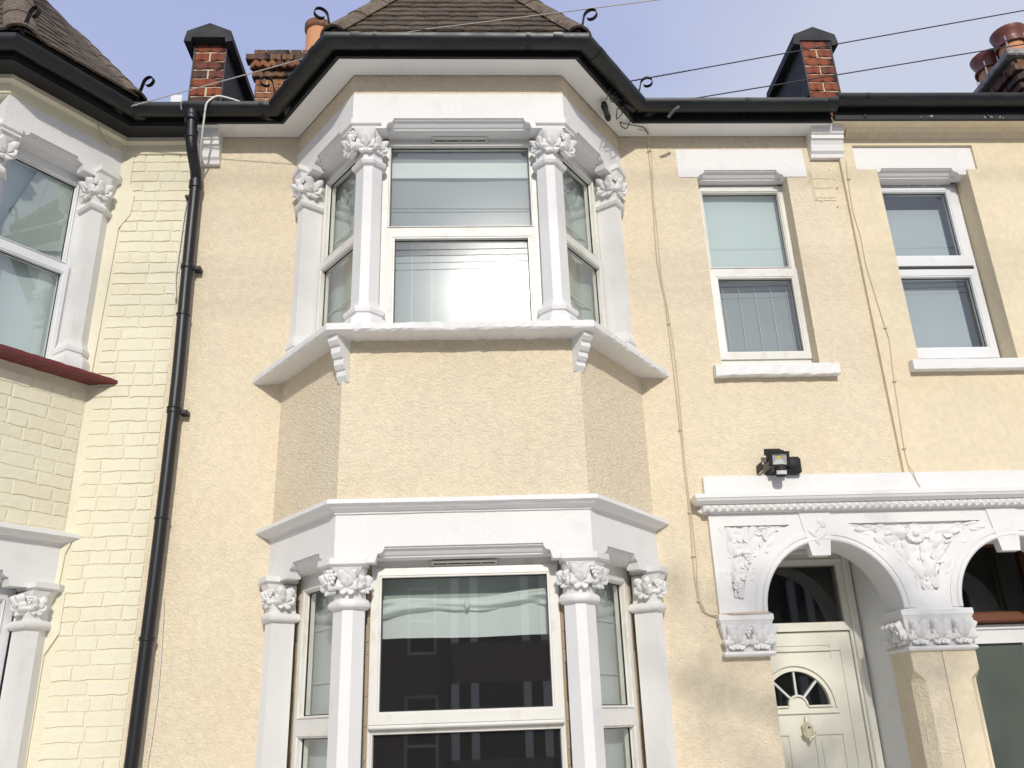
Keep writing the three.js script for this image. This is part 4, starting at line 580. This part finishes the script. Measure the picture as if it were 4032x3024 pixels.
  for (const [x, y, ro, w, h] of [[1.475, 2.56, 0.5, 0.10, 0.11], [1.545, 2.555, -0.3, 0.10, 0.115], [1.625, 2.565, -0.7, 0.10, 0.10], [1.695, 2.583, 1.2, 0.055, 0.09], [1.748, 2.592, 1.4, 0.03, 0.07], [1.468, 2.478, 0.2, 0.085, 0.10], [1.535, 2.475, -0.5, 0.09, 0.09], [1.595, 2.495, -0.9, 0.08, 0.085], [1.467, 2.395, 0.3, 0.075, 0.10], [1.525, 2.405, -0.4, 0.075, 0.09], [1.475, 2.33, 0.7, 0.07, 0.075], [1.512, 2.335, -0.6, 0.055, 0.07], [1.47, 2.285, 0.2, 0.04, 0.06], [1.468, 2.235, -0.3, 0.045, 0.06]]) put(L, x, y, ro, w, h);
  add('grape_bunch', L, [grapes(1.555, 2.43, zb + 0.012, 0, 1.0, 10), grapes(1.478, 2.255, zb + 0.01, 0, 0.8, 6)], M.white);
  const S = part('carved_panel', P);
  add('flower', S, [relief(2.533, 2.545, zb, 0, 0, 0, 0.135, 0.125, 0.034, 'flower'), relief(2.533, 2.545, zb + 0.024, 0, 0, 0, 0.05, 0.046, 0.018, 'dome')], M.white);
  for (const [x, y, ro, w, h, k] of [[2.44, 2.555, 1.4, 0.085, 0.115, 'long'], [2.355, 2.57, 1.5, 0.07, 0.12, 'vine'], [2.265, 2.578, 1.65, 0.05, 0.115, 'long'], [2.195, 2.592, 1.4, 0.028, 0.09, 'long'], [2.41, 2.495, 0.9, 0.085, 0.11, 'vine'], [2.335, 2.52, 1.1, 0.055, 0.10, 'long'], [2.63, 2.55, -1.5, 0.085, 0.11, 'vine'], [2.71, 2.56, -1.3, 0.075, 0.12, 'long'], [2.79, 2.575, -1.6, 0.055, 0.11, 'vine'], [2.87, 2.592, -1.4, 0.03, 0.10, 'long'], [2.655, 2.49, -0.8, 0.085, 0.11, 'long'], [2.735, 2.515, -1.2, 0.055, 0.10, 'vine'], [2.49, 2.435, 0.5, 0.10, 0.13, 'vine'], [2.59, 2.43, -0.5, 0.10, 0.13, 'vine'], [2.425, 2.43, 0.6, 0.055, 0.10, 'long'], [2.66, 2.425, -0.6, 0.055, 0.10, 'long'], [2.505, 2.345, 0.3, 0.085, 0.12, 'long'], [2.58, 2.34, -0.3, 0.085, 0.12, 'long'], [2.47, 2.355, 0.7, 0.045, 0.09, 'long'], [2.62, 2.35, -0.7, 0.045, 0.09, 'vine'], [2.52, 2.275, 0.35, 0.06, 0.08, 'vine'], [2.575, 2.272, -0.35, 0.06, 0.08, 'vine'], [2.545, 2.236, 0, 0.06, 0.045, 'vine']]) put(S, x, y, ro, w, h, k, 0.032);
  // capitals and piers
  function cap(x0, x1, side) {
    const C = part('capital', P), G = [], body = [[x0 + 0.02, z0], [x0 + 0.02, 0.03], [x1 - 0.02, 0.03], [x1 - 0.02, z0]], ab = [[x0 - 0.012, z0], [x0 - 0.012, 0.062], [x1 + 0.012, 0.062], [x1 + 0.012, z0]];
    G.push(loft([[2.06, grow(ab, -0.014)], [2.084, grow(ab, -0.004)], [2.088, ab], [2.115, ab], [2.119, grow(ab, -0.004)]]), loft([[1.925, body], [1.97, grow(body, 0.004)], [2.065, grow(body, 0.026)]]));
    G.push(loft([[1.898, grow(body, 0.004)], [1.901, grow(body, 0.018)], [1.912, grow(body, 0.024)], [1.924, grow(body, 0.018)], [1.928, grow(body, 0.002)]], 0.9));
    const n = Math.round((x1 - x0) / 0.125), fan4 = (x, z, ph) => { for (const [ro, w, h] of [[-0.4, 0.085, 0.105], [0.4, 0.085, 0.105], [-1.45, 0.07, 0.075], [1.45, 0.07, 0.075], [-2.4, 0.05, 0.045], [2.4, 0.05, 0.045]]) G.push(relief(x + 0.008 * Math.sin(ph), 1.968, z + 0.008 * Math.cos(ph), ph, Math.abs(ro) < 1 ? 0.3 : 0.18, ro, w, h, 0.024, 'fan')); };
    for (let i = 0; i < n; i++) fan4(x0 + 0.07 + (x1 - x0 - 0.14) * (n > 1 ? i / (n - 1) : 0.5), 0.036, 0);
    for (const e of side) for (let i = 0; i < 2; i++) fan4(e < 0 ? x0 + 0.014 : x1 - 0.014, -0.02 - i * 0.12, e * Math.PI / 2);
    G.push(grapes((x0 + x1) / 2, 2.03, 0.055, 0, 0.85, 7)); add('stone', C, G, M.white);
  }
  cap(1.345, 1.622, [1]); cap(2.36, 2.742, [-1, 1]); cap(3.46, 3.85, [-1]);
  const pier = (x0, x1, cl, cr, mat, lab) => { const c = 0.058, u = [[x0, z0], [x0, zf], [x1, zf], [x1, z0]], oct = (k) => [[x0, z0], [x0, zf - (cl ? k : 0.001)], [x0 + (cl ? k : 0.001), zf], [x1 - (cr ? k : 0.001), zf], [x1, zf - (cr ? k : 0.001)], [x1, z0]]; add('pier', P, [loft([[0, oct(c)], [1.74, oct(c)], [1.757, oct(c * 0.9)], [1.775, oct(c * 0.5)], [1.80, oct(0.003)], [1.9, oct(0.003)]])], mat, lab); };
  pier(2.37, 2.5435, true, false, M.render, 'rough cream half of the pier'); pier(2.5465, 2.735, false, true, M.renderSmooth, 'smooth cream half of the pier'); pier(3.47, 3.9, true, false, M.renderSmooth);
}

// ---------------------------------------------------------------- fittings on the walls
{
  const x = 1.775, L = thing('security_light', 'black flood light with a motion sensor on the porch parapet', 'flood light', [x, 2.985, 0.0]);
  const hd = part('lamp_head', L, [0, 0, 0.115]); hd.rotation.x = 0.28;
  add('housing', hd, [box(-0.062, 0.03, 0.012, 0.052, -0.075, -0.035, 0.006), box(-0.06, 0.04, -0.02, 0.044, -0.045, -0.008, 0.006), box(-0.056, 0.06, -0.05, 0.036, -0.012, 0.0, 0.004), slab(rect(-0.056, 0.060, -0.052, 0.036), 0, 0.012, [rect(-0.040, 0.044, -0.04, 0.018)])], M.matt);
  const s = new Soup(), O = [[-0.04, -0.04], [0.044, -0.04], [0.044, 0.018], [-0.04, 0.018]], I = [[-0.012, -0.008], [0.012, -0.008], [0.012, 0.010], [-0.012, 0.010]]; for (let k = 0; k < 4; k++) { const l = (k + 1) % 4; s.quad([...O[k], 0.008], [...O[l], 0.008], [...I[l], 0.001], [...I[k], 0.001]); } add('reflector', hd, [s.geo()], std(0.7, 0.72, 0.7, 0.3, { metalness: 0.6 }));
  add('lamp_chip', hd, [box(-0.012, 0.012, -0.008, 0.010, 0.0005, 0.003, 0.001)], std(0.7, 0.55, 0.12, 0.5));
  const se = part('motion_sensor', L, [0.002, -0.085, 0.115]); se.rotation.x = 0.2; add('body', se, [loft([[-0.03, arc(0, 0, 0.022, 0, 6.283, 18).slice(0, -1)], [-0.024, arc(0, 0, 0.030, 0, 6.283, 18).slice(0, -1)], [0.03, arc(0, -0.005, 0.031, 0, 6.283, 18).slice(0, -1)], [0.042, arc(0, -0.005, 0.024, 0, 6.283, 18).slice(0, -1)]], 0.6)], M.matt); add('lens', se, [loft([[-0.016, arc(0, 0, 0.0318, 0.35, 2.8, 12)], [0.006, arc(0, -0.002, 0.0322, 0.35, 2.8, 12)]])], std(0.62, 0.62, 0.60, 0.4));
  add('wall_bracket', L, [box(-0.10, -0.085, -0.06, -0.015, 0.0, 0.09, 0.003), box(-0.098, -0.05, -0.03, -0.022, 0.07, 0.085, 0.002).rotateZ(0.6).translate(-0.012, 0.05, 0), box(-0.05, 0.05, -0.085, -0.055, 0.001, 0.1, 0.004), tube([[0.03, -0.06, 0.07], [0.06, -0.055, 0.06], [0.1, -0.05, 0.05]], 0.004)], M.iron); add('bolt', L, [ball(-0.088, -0.028, 0.093, 0.009)], M.steel);
  const B = thing('speaker_box', 'small square black box with a round dome right of the flood light', 'wall box', [1.872, 2.955, 0.0]);
  add('case', B, [box(-0.048, 0.045, -0.055, 0.045, 0.002, 0.085, 0.012)], M.matt); const dm = new THREE.SphereGeometry(0.042, 24, 10, 0, Math.PI * 2, 0, Math.PI / 2); dm.rotateX(Math.PI / 2); dm.scale(1, 1, 0.5); dm.translate(-0.004, -0.002, 0.084); add('dome', B, dm, M.matt);
}
const run = (name, label, cat, pts, r, mat, group, clips) => { if (!clips) return lone(name, label, cat, [tube(pts, r, 6, pts.length * 8)], mat, group); const t = thing(name, label, cat, [0, 0, 0], group); add('sheath', t, [tube(pts, r, 6, pts.length * 8)], mat); for (const [x, y, z] of clips) add('clip', t, [box(x - 0.011, x + 0.011, y - 0.004, y + 0.004, z - 0.004, z + 0.009, 0.002)], mat); return t; };
const wallRun = [[1.155, 5.305, 0.10], [1.21, 5.306, 0.085], [1.238, 5.30, 0.045], [1.241, 5.25, 0.008], [1.240, 5.18, 0.006], [1.238, 5.0, 0.006], [1.232, 4.8, 0.007], [1.224, 4.6, 0.006], [1.218, 4.36, 0.006], [1.226, 4.2, 0.007], [1.240, 4.05, 0.006], [1.246, 3.7, 0.006], [1.248, 3.4, 0.007], [1.248, 3.0, 0.006], [1.247, 2.64, 0.006], [1.24, 2.42, 0.006], [1.238, 2.33, 0.007], [1.246, 2.22, 0.007], [1.262, 2.15, 0.008], [1.30, 2.126, 0.01], [1.345, 2.122, 0.03], [1.40, 2.124, 0.07], [1.6, 2.126, 0.07]];
run('facade_cable', 'thicker cream cable clipped down the wall right of the bay to the porch capital', 'cable', wallRun, 0.0042, M.cable, null, [[1.24, 5.2, 0.008], [1.246, 3.9, 0.008], [1.248, 3.2, 0.008], [1.248, 2.7, 0.008], [1.242, 2.45, 0.008], [1.247, 2.2, 0.008]]);
run('facade_cable', 'thinner cream cable that wanders beside the thicker one right of the bay', 'cable', wallRun.slice(3).map(([x, y, z], i) => [x + 0.012 + 0.006 * Math.sin(i * 1.7), y - 0.004, z]), 0.003, M.cable);
run('facade_cable', 'cream cable wandering down the smooth wall left of the right-hand window', 'cable', [[2.585, 5.1, 0.03], [2.57, 4.95, 0.031], [2.56, 4.7, 0.031], [2.575, 4.5, 0.031], [2.572, 4.3, 0.031], [2.588, 4.1, 0.031], [2.61, 3.85, 0.031], [2.62, 3.76, 0.031], [2.598, 3.5, 0.031], [2.583, 3.25, 0.031], [2.572, 3.05, 0.031], [2.575, 2.95, 0.031], [2.585, 2.905, 0.05], [2.60, 2.85, 0.038], [2.615, 2.81, 0.038]], 0.003, M.cable, null, [[2.575, 4.95, 0.031], [2.612, 3.84, 0.031], [2.6, 3.48, 0.031], [2.572, 3.05, 0.031]]);
run('facade_cable', 'white cable looping over the gutter beside the downpipe', 'cable', [[-1.42, 5.40, 0.24], [-1.52, 5.425, 0.265], [-1.60, 5.425, 0.29], [-1.655, 5.36, 0.30], [-1.675, 5.26, 0.26], [-1.70, 5.15, 0.19], [-1.74, 5.0, 0.06], [-1.79, 4.9, 0.02], [-1.815, 4.75, 0.02], [-1.82, 4.5, 0.02], [-1.822, 4.25, 0.02], [-1.80, 4.1, 0.03]], 0.0065, M.cableWhite);
run('facade_cable', 'pale cable hanging beside the lower part of the downpipe', 'cable', [[-1.675, 2.3, 0.02], [-1.665, 2.2, 0.015], [-1.655, 2.0, 0.012], [-1.65, 1.8, 0.012], [-1.655, 1.6, 0.012], [-1.665, 1.4, 0.012], [-1.67, 1.0, 0.012]], 0.0035, M.cableWhite);
lone('cable_joint', 'short dark cable joint hanging under the eaves right of the bay', 'cable joint', [tube([[0.885, 5.287, 0.385], [0.9, 5.28, 0.34], [0.918, 5.28, 0.29], [0.938, 5.287, 0.232]], 0.017, 10), ball(0.886, 5.287, 0.383, 0.018), ball(0.938, 5.287, 0.232, 0.016), tube([[0.889, 5.285, 0.37], [0.898, 5.281, 0.345]], 0.0215, 10), tube([[0.924, 5.281, 0.275], [0.932, 5.285, 0.25]], 0.02, 10)], M.black);
run('loose_wire', 'tangle of thin dark wires looping at the gutter corner right of the bay', 'wire', [[0.871, 5.185, 0.543], [0.893, 5.256, 0.514], [0.954, 5.392, 0.432], [1.014, 5.492, 0.352], [1.073, 5.557, 0.274], [0.917, 5.26, 0.482], [0.973, 5.328, 0.408], [0.968, 5.28, 0.414], [0.919, 5.221, 0.479], [0.903, 5.238, 0.501], [0.997, 5.325, 0.375], [1.033, 5.365, 0.327], [1.043, 5.339, 0.313], [1.003, 5.259, 0.367], [0.961, 5.213, 0.423], [0.995, 5.3, 0.217], [1.019, 5.3, 0.255], [1.03, 5.3, 0.316], [1.064, 5.3, 0.263], [1.088, 5.3, 0.193], [1.077, 5.3, 0.118], [1.043, 5.3, 0.138], [1.02, 5.3, 0.186], [1.037, 5.3, 0.178], [1.112, 5.3, 0.154], [1.189, 5.3, 0.13], [1.235, 5.3, 0.065]], 0.0035, M.wire);
lone('gutter_hook', 'pale bent metal clip on the gutter right of the bay', 'metal clip', [tube([[1.40, 5.34, 0.29], [1.37, 5.318, 0.285], [1.33, 5.285, 0.25]], 0.011, 6)], M.lead);
lone('roof_offcut', 'small white scrap lying on the gutter beside the left brick stub', 'scrap', [box(-1.905, -1.835, 5.40, 5.465, 0.25, 0.254, 0.001)], M.white);

// ---------------------------------------------------------------- overhead wires
const W3 = [[[-2.357, 5.333, 0.22], 'D', 'slack telephone wire from the left house crossing in front of the tiled bay roof'], [[1.078, 5.578, 0.25], 'D', 'upper of two telephone wires running right from the bay gutter corner'], [[1.092, 5.395, 0.2], 'D', 'lower of two telephone wires running right from the bay gutter corner']];
const FAR = [[14, 7.87, 0.85], [14, 7.4, 1.5], [14, 7.05, 1.35]];
const sag = (a, b, s, n = 24) => Array.from({ length: n + 1 }, (_, i) => { const t = i / n; return [0, 1, 2].map(k => a[k] + (b[k] - a[k]) * t - (k === 1 ? s * 4 * t * (1 - t) : 0)); });
W3.forEach(([a, , label], i) => { const pts = i ? sag(a, FAR[i], 0, 24) : [...sag(a, [-0.421, 5.459, 0.80], 0, 10), ...sag([-0.421, 5.459, 0.80], FAR[0], 0, 24).slice(1)], w = thing('telephone_wire', label, 'wire'); add('line', w, [tube(pts, i ? 0.0042 : 0.0036, 5, 60)], i ? M.wire : M.wirePale); const d = V3(pts[8]).sub(V3(a)).normalize(), g = []; for (let k = 0; k < 26; k++) { const p = V3(a).addScaledVector(d, k * 0.017); g.push(ball(p.x, p.y + (k % 2 ? 0.0015 : -0.0015), p.z, 0.0062, 0)); } add('twisted_grip', w, g, i ? M.wire : M.wirePale); });
run('loose_wire', 'thin grey wire end curling under the left house eaves', 'wire', [[-2.36, 5.33, 0.22], [-2.365, 5.28, 0.21], [-2.345, 5.22, 0.19], [-2.29, 5.15, 0.12], [-2.25, 5.16, 0.08], [-2.24, 5.2, 0.08]], 0.003, M.wirePale);
const pole = thing('telegraph_pole', 'timber telegraph pole further down the pavement, outside the photo', 'pole', [14.1, 0, 1.55]); add('shaft', pole, [new THREE.CylinderGeometry(0.09, 0.13, 9.2, 14).translate(0, 4.6, 0)], std(0.12, 0.085, 0.06, 0.9)); add('cap', pole, [new THREE.CylinderGeometry(0.14, 0.14, 0.12, 12).translate(0, 8.9, 0)], M.lead);
[[8.62, 7.95, 'highest'], [8.5, 7.97, 'second highest'], [7.76, 7.5, 'third highest'], [7.68, 7.4, 'third lowest'], [7.57, 7.3, 'second lowest'], [7.5, 7.16, 'lowest']].forEach(([a, b, w], i) => tag(add(numbered('telephone_wire'), scene, [tube(sag([-16, a + 0.3, 6.6 + 0.1 * i], [16.4, b + 0.3, 6.0 - 0.1 * i], 0.3), 0.0055, 5, 40)], M.wire), `${w} of the dark wires along the street, mirrored in the upstairs window glass`, 'wire', 'telephone wires along the street'));
const pole2 = thing('telegraph_pole', 'timber telegraph pole up the street to the left, outside the photo', 'pole', [-16.1, 0, 6.9]); add('shaft', pole2, [new THREE.CylinderGeometry(0.09, 0.13, 9.2, 14).translate(0, 4.6, 0)], std(0.12, 0.085, 0.06, 0.9)); add('cap', pole2, [new THREE.CylinderGeometry(0.14, 0.14, 0.12, 12).translate(0, 8.9, 0)], M.lead);
const pole3 = thing('telegraph_pole', 'timber telegraph pole on the street to the right, outside the photo', 'pole', [16.5, 0, 5.7]); add('shaft', pole3, [new THREE.CylinderGeometry(0.09, 0.13, 9.2, 14).translate(0, 4.6, 0)], std(0.12, 0.085, 0.06, 0.9)); add('cap', pole3, [new THREE.CylinderGeometry(0.14, 0.14, 0.12, 12).translate(0, 8.9, 0)], M.lead);

// ---------------------------------------------------------------- blinds and curtains behind the glass
const sheet = (x0, x1, y0, y1, z, wave, amp, seed) => { const n = 60, s = new Soup(), f = (t) => amp * (Math.sin(t * wave) + 0.5 * Math.sin(t * wave * 0.43 + seed)), P = (i, y) => { const t = i / n; return [x0 + (x1 - x0) * t, y, z + f(t * (x1 - x0))]; }; for (let i = 0; i < n; i++) s.quad(P(i, y0), P(i + 1, y0), P(i + 1, y1), P(i, y1)); return toCreasedNormals(s.geo(), 1); };
const thin = c => new THREE.MeshPhysicalMaterial({ color: lin(...c), roughness: 0.95, transmission: 0.3, thickness: 0 });
const fab = { grey: thin([0.34, 0.385, 0.395]), mint: thin([0.74, 0.84, 0.82]), white: thin([0.82, 0.86, 0.83]), roman: thin([0.52, 0.57, 0.53]), dim: thin([0.40, 0.43, 0.43]), blue: thin([0.58, 0.64, 0.66]) };
function slatBlind(label, x0, x1, y0, y1, z, n, mat) {
  const B = thing('vertical_blind', label, 'blind'); const w = (x1 - x0) / n;
  for (let i = 0; i < n; i++) { const g = box(-w * 0.502, w * 0.502, y0, y1, -0.0006, 0.0006); g.rotateY(0.02); g.translate(x0 + w * (i + 0.5), 0, z); add('slat', B, [g], mat); }
  for (let i = 0; i <= n; i += 1) if (i % 2 === 0) add('cord', B, [box(x0 + w * i - 0.0014, x0 + w * i + 0.0014, y0, y1 - 0.03, z + 0.012, z + 0.0145)], M.cord);
  add('head_rail', B, [box(x0 - 0.01, x1 + 0.01, y1 - 0.005, y1 + 0.025, z - 0.02, z + 0.02, 0.004)], M.blind);
}
lone('roller_blind', 'grey blind behind the upper pane of the bay front window', 'blind', [sheet(-0.56, 0.48, 4.30, 4.97, 0.375, 9, 0.003, 1)], fab.grey);
lone('fabric_band', 'bright white band of cloth across the upper pane of the bay front window', 'curtain', [sheet(-0.56, 0.48, 4.715, 4.825, 0.395, 4, 0.002, 2)], fab.white);
slatBlind('pleated blind with white cords glowing in the lower pane of the upper bay', -0.56, 0.48, 3.5, 4.29, 0.365, 18, fab.grey);
lone('roller_blind', 'pale mint blind behind the upper pane of the small window over the porch', 'blind', [sheet(1.57, 2.16, 4.34, 4.98, -0.165, 7, 0.003, 3)], fab.mint);
slatBlind('grey corded blind in the lower pane of the small window over the porch', 1.57, 2.16, 3.66, 4.31, -0.19, 11, fab.dim);
lone('roller_blind', 'blue-grey blind set back in the white-framed right-hand window', 'blind', [sheet(2.80, 3.30, 3.62, 4.86, -0.215, 3, 0.002, 4)], fab.blue);
lone('window_board', 'dark reveal lining round the blind of the white-framed right-hand window', 'lining', [slab(rect(2.78, 3.43, 3.6, 5.05), -0.30, -0.29)], std(0.26, 0.30, 0.33, 0.9));
{ // swagged cloth in the lower bay window
  const C = thing('swag_curtain', 'crumpled cream cloth tied across the top of the lower bay window', 'curtain');
  const s = new Soup(), n = 70, m = 14, P = (i, j) => { const t = i / n, v = j / m, x = -0.53 + 1.0 * t, k = Math.min(1, Math.abs(t - 0.5) * 2.4), yt = 2.19 + 0.045 * t + 0.012 * Math.sin(t * 9), yb = yt - 0.055 - 0.03 * k - 0.006 * Math.sin(t * 14); return [x, yt + (yb - yt) * v, 0.385 + 0.016 * k * Math.sin(v * 7.5 + t * 6 + 1.5 * Math.sin(t * 7)) + 0.006 * Math.sin(v * 13 - t * 11) + 0.02 * Math.sin(v * Math.PI)]; };
  for (let i = 0; i < n; i++) for (let j = 0; j < m; j++) s.quad(P(i, j), P(i + 1, j), P(i + 1, j + 1), P(i, j + 1));
  add('rolled_cloth', C, [toCreasedNormals(s.geo(), 1.2)], fab.white);
  const q = new Soup(), Q = (i, j) => { const t = i / n, v = j / 3, x = -0.53 + 1.0 * t, yb = 2.013 + 0.0025 * Math.sin(t * 9); return [x, 2.155 + 0.03 * t + (yb - 2.155 - 0.03 * t) * v, 0.372 + 0.004 * Math.sin(t * 40 + v)]; };
  for (let i = 0; i < n; i++) for (let j = 0; j < 3; j++) q.quad(Q(i, j), Q(i + 1, j), Q(i + 1, j + 1), Q(i, j + 1)); add('hanging_cloth', C, [toCreasedNormals(q.geo(), 1)], fab.white);
  add('knot', C, [relief(-0.033, 2.168, 0.41, 0, 0, 0, 0.03, 0.05, 0.02, 'dome')], fab.white);
}
lone('roller_blind', 'dim grey-green blind above the crumpled cloth in the lower bay window', 'blind', [sheet(-0.56, 0.48, 2.14, 2.39, 0.335, 5, 0.002, 7)], thin([0.56, 0.63, 0.58]));
for (const s of [-1, 1]) for (const up of [1, 0]) { // side windows of the bay
  const B = thing(up ? 'net_curtain' : 'roman_blind', `${up ? 'grey-green net curtain' : 'pale pleated blind'} in the ${up ? 'upper' : 'lower'} ${s < 0 ? 'left' : 'right'} side window of the bay`, up ? 'curtain' : 'blind', [XM + s * BW, 0, BZ]); B.rotation.y = s * TH;
  const [a, b] = s > 0 ? [0.03, 0.62] : [-0.62, -0.03];
  if (up) { add('cloth', B, [sheet(a, b, 3.5, 4.97, -0.22, 26, 0.010, s)], M.net); add('hem', B, [box(a, b, 4.48, 4.495, -0.21, -0.205), box(a, b, 3.99, 4.0, -0.21, -0.205)], fab.roman); }
  else { for (let k = 0; k < 6; k++) add('fold', B, [box(a, b, 0.75 + k * 0.27, 0.75 + (k + 1) * 0.27 - 0.004, -0.225, -0.222, 0.001), box(a, b, 0.745 + k * 0.27, 0.757 + k * 0.27, -0.221, -0.214, 0.002)], fab.roman); }
}
{ const B = thing('net_curtain', 'pale mint curtain behind the bay window of the yellow brick house', 'curtain', [XL + BW, 0, BZ]); B.rotation.y = TH; add('cloth', B, [sheet(0.03, 0.72, 3.5, 4.97, -0.2, 17, 0.012, 5)], fab.mint); const s = new Soup(); s.quad([0.12, 4.25, -0.165], [0.34, 4.97, -0.165], [0.62, 4.97, -0.165], [0.62, 4.45, -0.165]); add('tied_back_fold', B, [s.geo()], fab.roman); add('lower_cloth', B, [sheet(0.03, 0.72, 0.8, 2.36, -0.2, 17, 0.012, 6)], fab.roman); }

// ---------------------------------------------------------------- across the street: houses mirrored in the glass, and a street tree
{
  const H = thing('terraced_house', 'dark brick terraced houses across the street, seen only mirrored in the lower bay window', 'house', [0, 0, 17.5]);
  const holes = [], bays = []; for (let k = -4; k <= 4; k++) { const x = k * 4.4; holes.push(rect(x - 1.6, x - 0.9, 3.2, 4.8), rect(x - 1.65, x - 0.85, 0.1, 2.3)); bays.push(x + 0.6); }
  add('wall', H, [slab([[-20, 0], [20, 0], [20, 5.6], [-20, 5.6]], 0, 0.3, holes)], std(0.20, 0.145, 0.12, 0.95));
  add('roof', H, [prismX([[-0.3, 5.55], [4, 8.3], [8, 5.55]], -20, 20)], std(0.09, 0.085, 0.095, 0.9));
  for (let k = -4; k <= 4; k++) { const x = k * 4.4; for (const [a, b, c, d] of [[x - 1.6, x - 0.9, 3.2, 4.8], [x - 1.65, x - 0.85, 0.1, 2.3]]) { const w = part('window', H); add('frame', w, [slab(rect(a, b, c, d), 0.1, 0.16, [rect(a + 0.07, b - 0.07, c + 0.07, (c + d) / 2 - 0.03), rect(a + 0.07, b - 0.07, (c + d) / 2 + 0.03, d - 0.07)])], M.frameNew); add('pane', w, [box(a, b, c, d, 0.18, 0.19)], std(0.02, 0.025, 0.03, 0.15)); } }
  for (const x of bays) { const w = part('bay_window', H); add('walls', w, [box(x - 1.1, x + 1.1, 0, 0.9, -0.6, 0), box(x - 1.1, x + 1.1, 2.5, 3.4, -0.6, 0), box(x - 1.15, x + 1.15, 4.9, 5.5, -0.65, 0)], std(0.21, 0.15, 0.125, 0.95)); add('mullion', w, [-1.05, -0.6, 0.6, 1.05].flatMap(q => [box(x + q - 0.09, x + q + 0.09, 0.9, 2.5, -0.6, -0.45), box(x + q - 0.09, x + q + 0.09, 3.4, 4.9, -0.6, -0.45)]), M.white); add('pane', w, [box(x - 1.05, x + 1.05, 0.9, 2.5, -0.5, -0.49), box(x - 1.05, x + 1.05, 3.4, 4.9, -0.5, -0.49)], std(0.02, 0.025, 0.03, 0.15)); }
}
{
  const r = mulberry(9), T = thing('street_tree', 'street tree behind the viewer whose leaves dapple the porch', 'tree', [2.3, 0, 7.8]);
  const limbs = [[0, 0, 0, 0.0, 4.5, 0, 0.10, 0.05]], tips = []; let front = [[0, 4.5, 0, 0.035, 0]];
  for (let g = 0; g < 3; g++) { const nx = []; for (const [x, y, z, rad] of front) for (let k = 0; k < 4; k++) { const a = r() * 6.283, l = 1.15 - g * 0.25, e = 0.25 + 0.7 * r(), x2 = x + Math.cos(a) * l * 0.8, y2 = Math.min(6.75, y + e * l * 0.75), z2 = z + Math.sin(a) * l * 0.8; limbs.push([x, y, z, x2, y2, z2, rad, rad * 0.55]); nx.push([x2, y2, z2, rad * 0.55]); tips.push([x2, y2, z2]); } front = nx; }
  add('trunk', T, limbs.map(([a, b, c, d, e, f, r0, r1]) => { const A = new THREE.Vector3(a, b, c), B = new THREE.Vector3(d, e, f), L = A.distanceTo(B), g = new THREE.CylinderGeometry(r1, r0, L, 7); g.translate(0, L / 2, 0); g.applyQuaternion(new THREE.Quaternion().setFromUnitVectors(new THREE.Vector3(0, 1, 0), B.sub(A).normalize())); g.translate(a, b, c); return g; }), std(0.09, 0.07, 0.05, 0.95));
  const s = new Soup(); s.tri([0, 0, 0], [0.022, 0.03, 0.004], [0, 0.075, 0]).tri([0, 0, 0], [0, 0.075, 0], [-0.022, 0.03, 0.004]); const lm = new THREE.MeshPhysicalMaterial({ color: lin(0.07, 0.13, 0.035), roughness: 0.8, transmission: 0.35, thickness: 0 });
  const N = 800, im = new THREE.InstancedMesh(s.geo(), lm, N), mt = new THREE.Matrix4(), q = new THREE.Quaternion(), e = new THREE.Euler();
  for (let i = 0; i < N; i++) { const t = tips[Math.floor(r() * tips.length)]; e.set(r() * 6, r() * 6, r() * 6); q.setFromEuler(e); mt.compose(new THREE.Vector3(t[0] + (r() - 0.5) * 0.24, Math.min(6.9, t[1] + (r() - 0.5) * 0.24), t[2] + (r() - 0.5) * 0.24), q, new THREE.Vector3(1, 1, 1).multiplyScalar(0.8 + r() * 0.6)); im.setMatrixAt(i, mt); }
  im.name = 'crown'; im.userData.kind = 'stuff'; im.castShadow = true; T.add(im);
}
renderer.render(scene, camera);
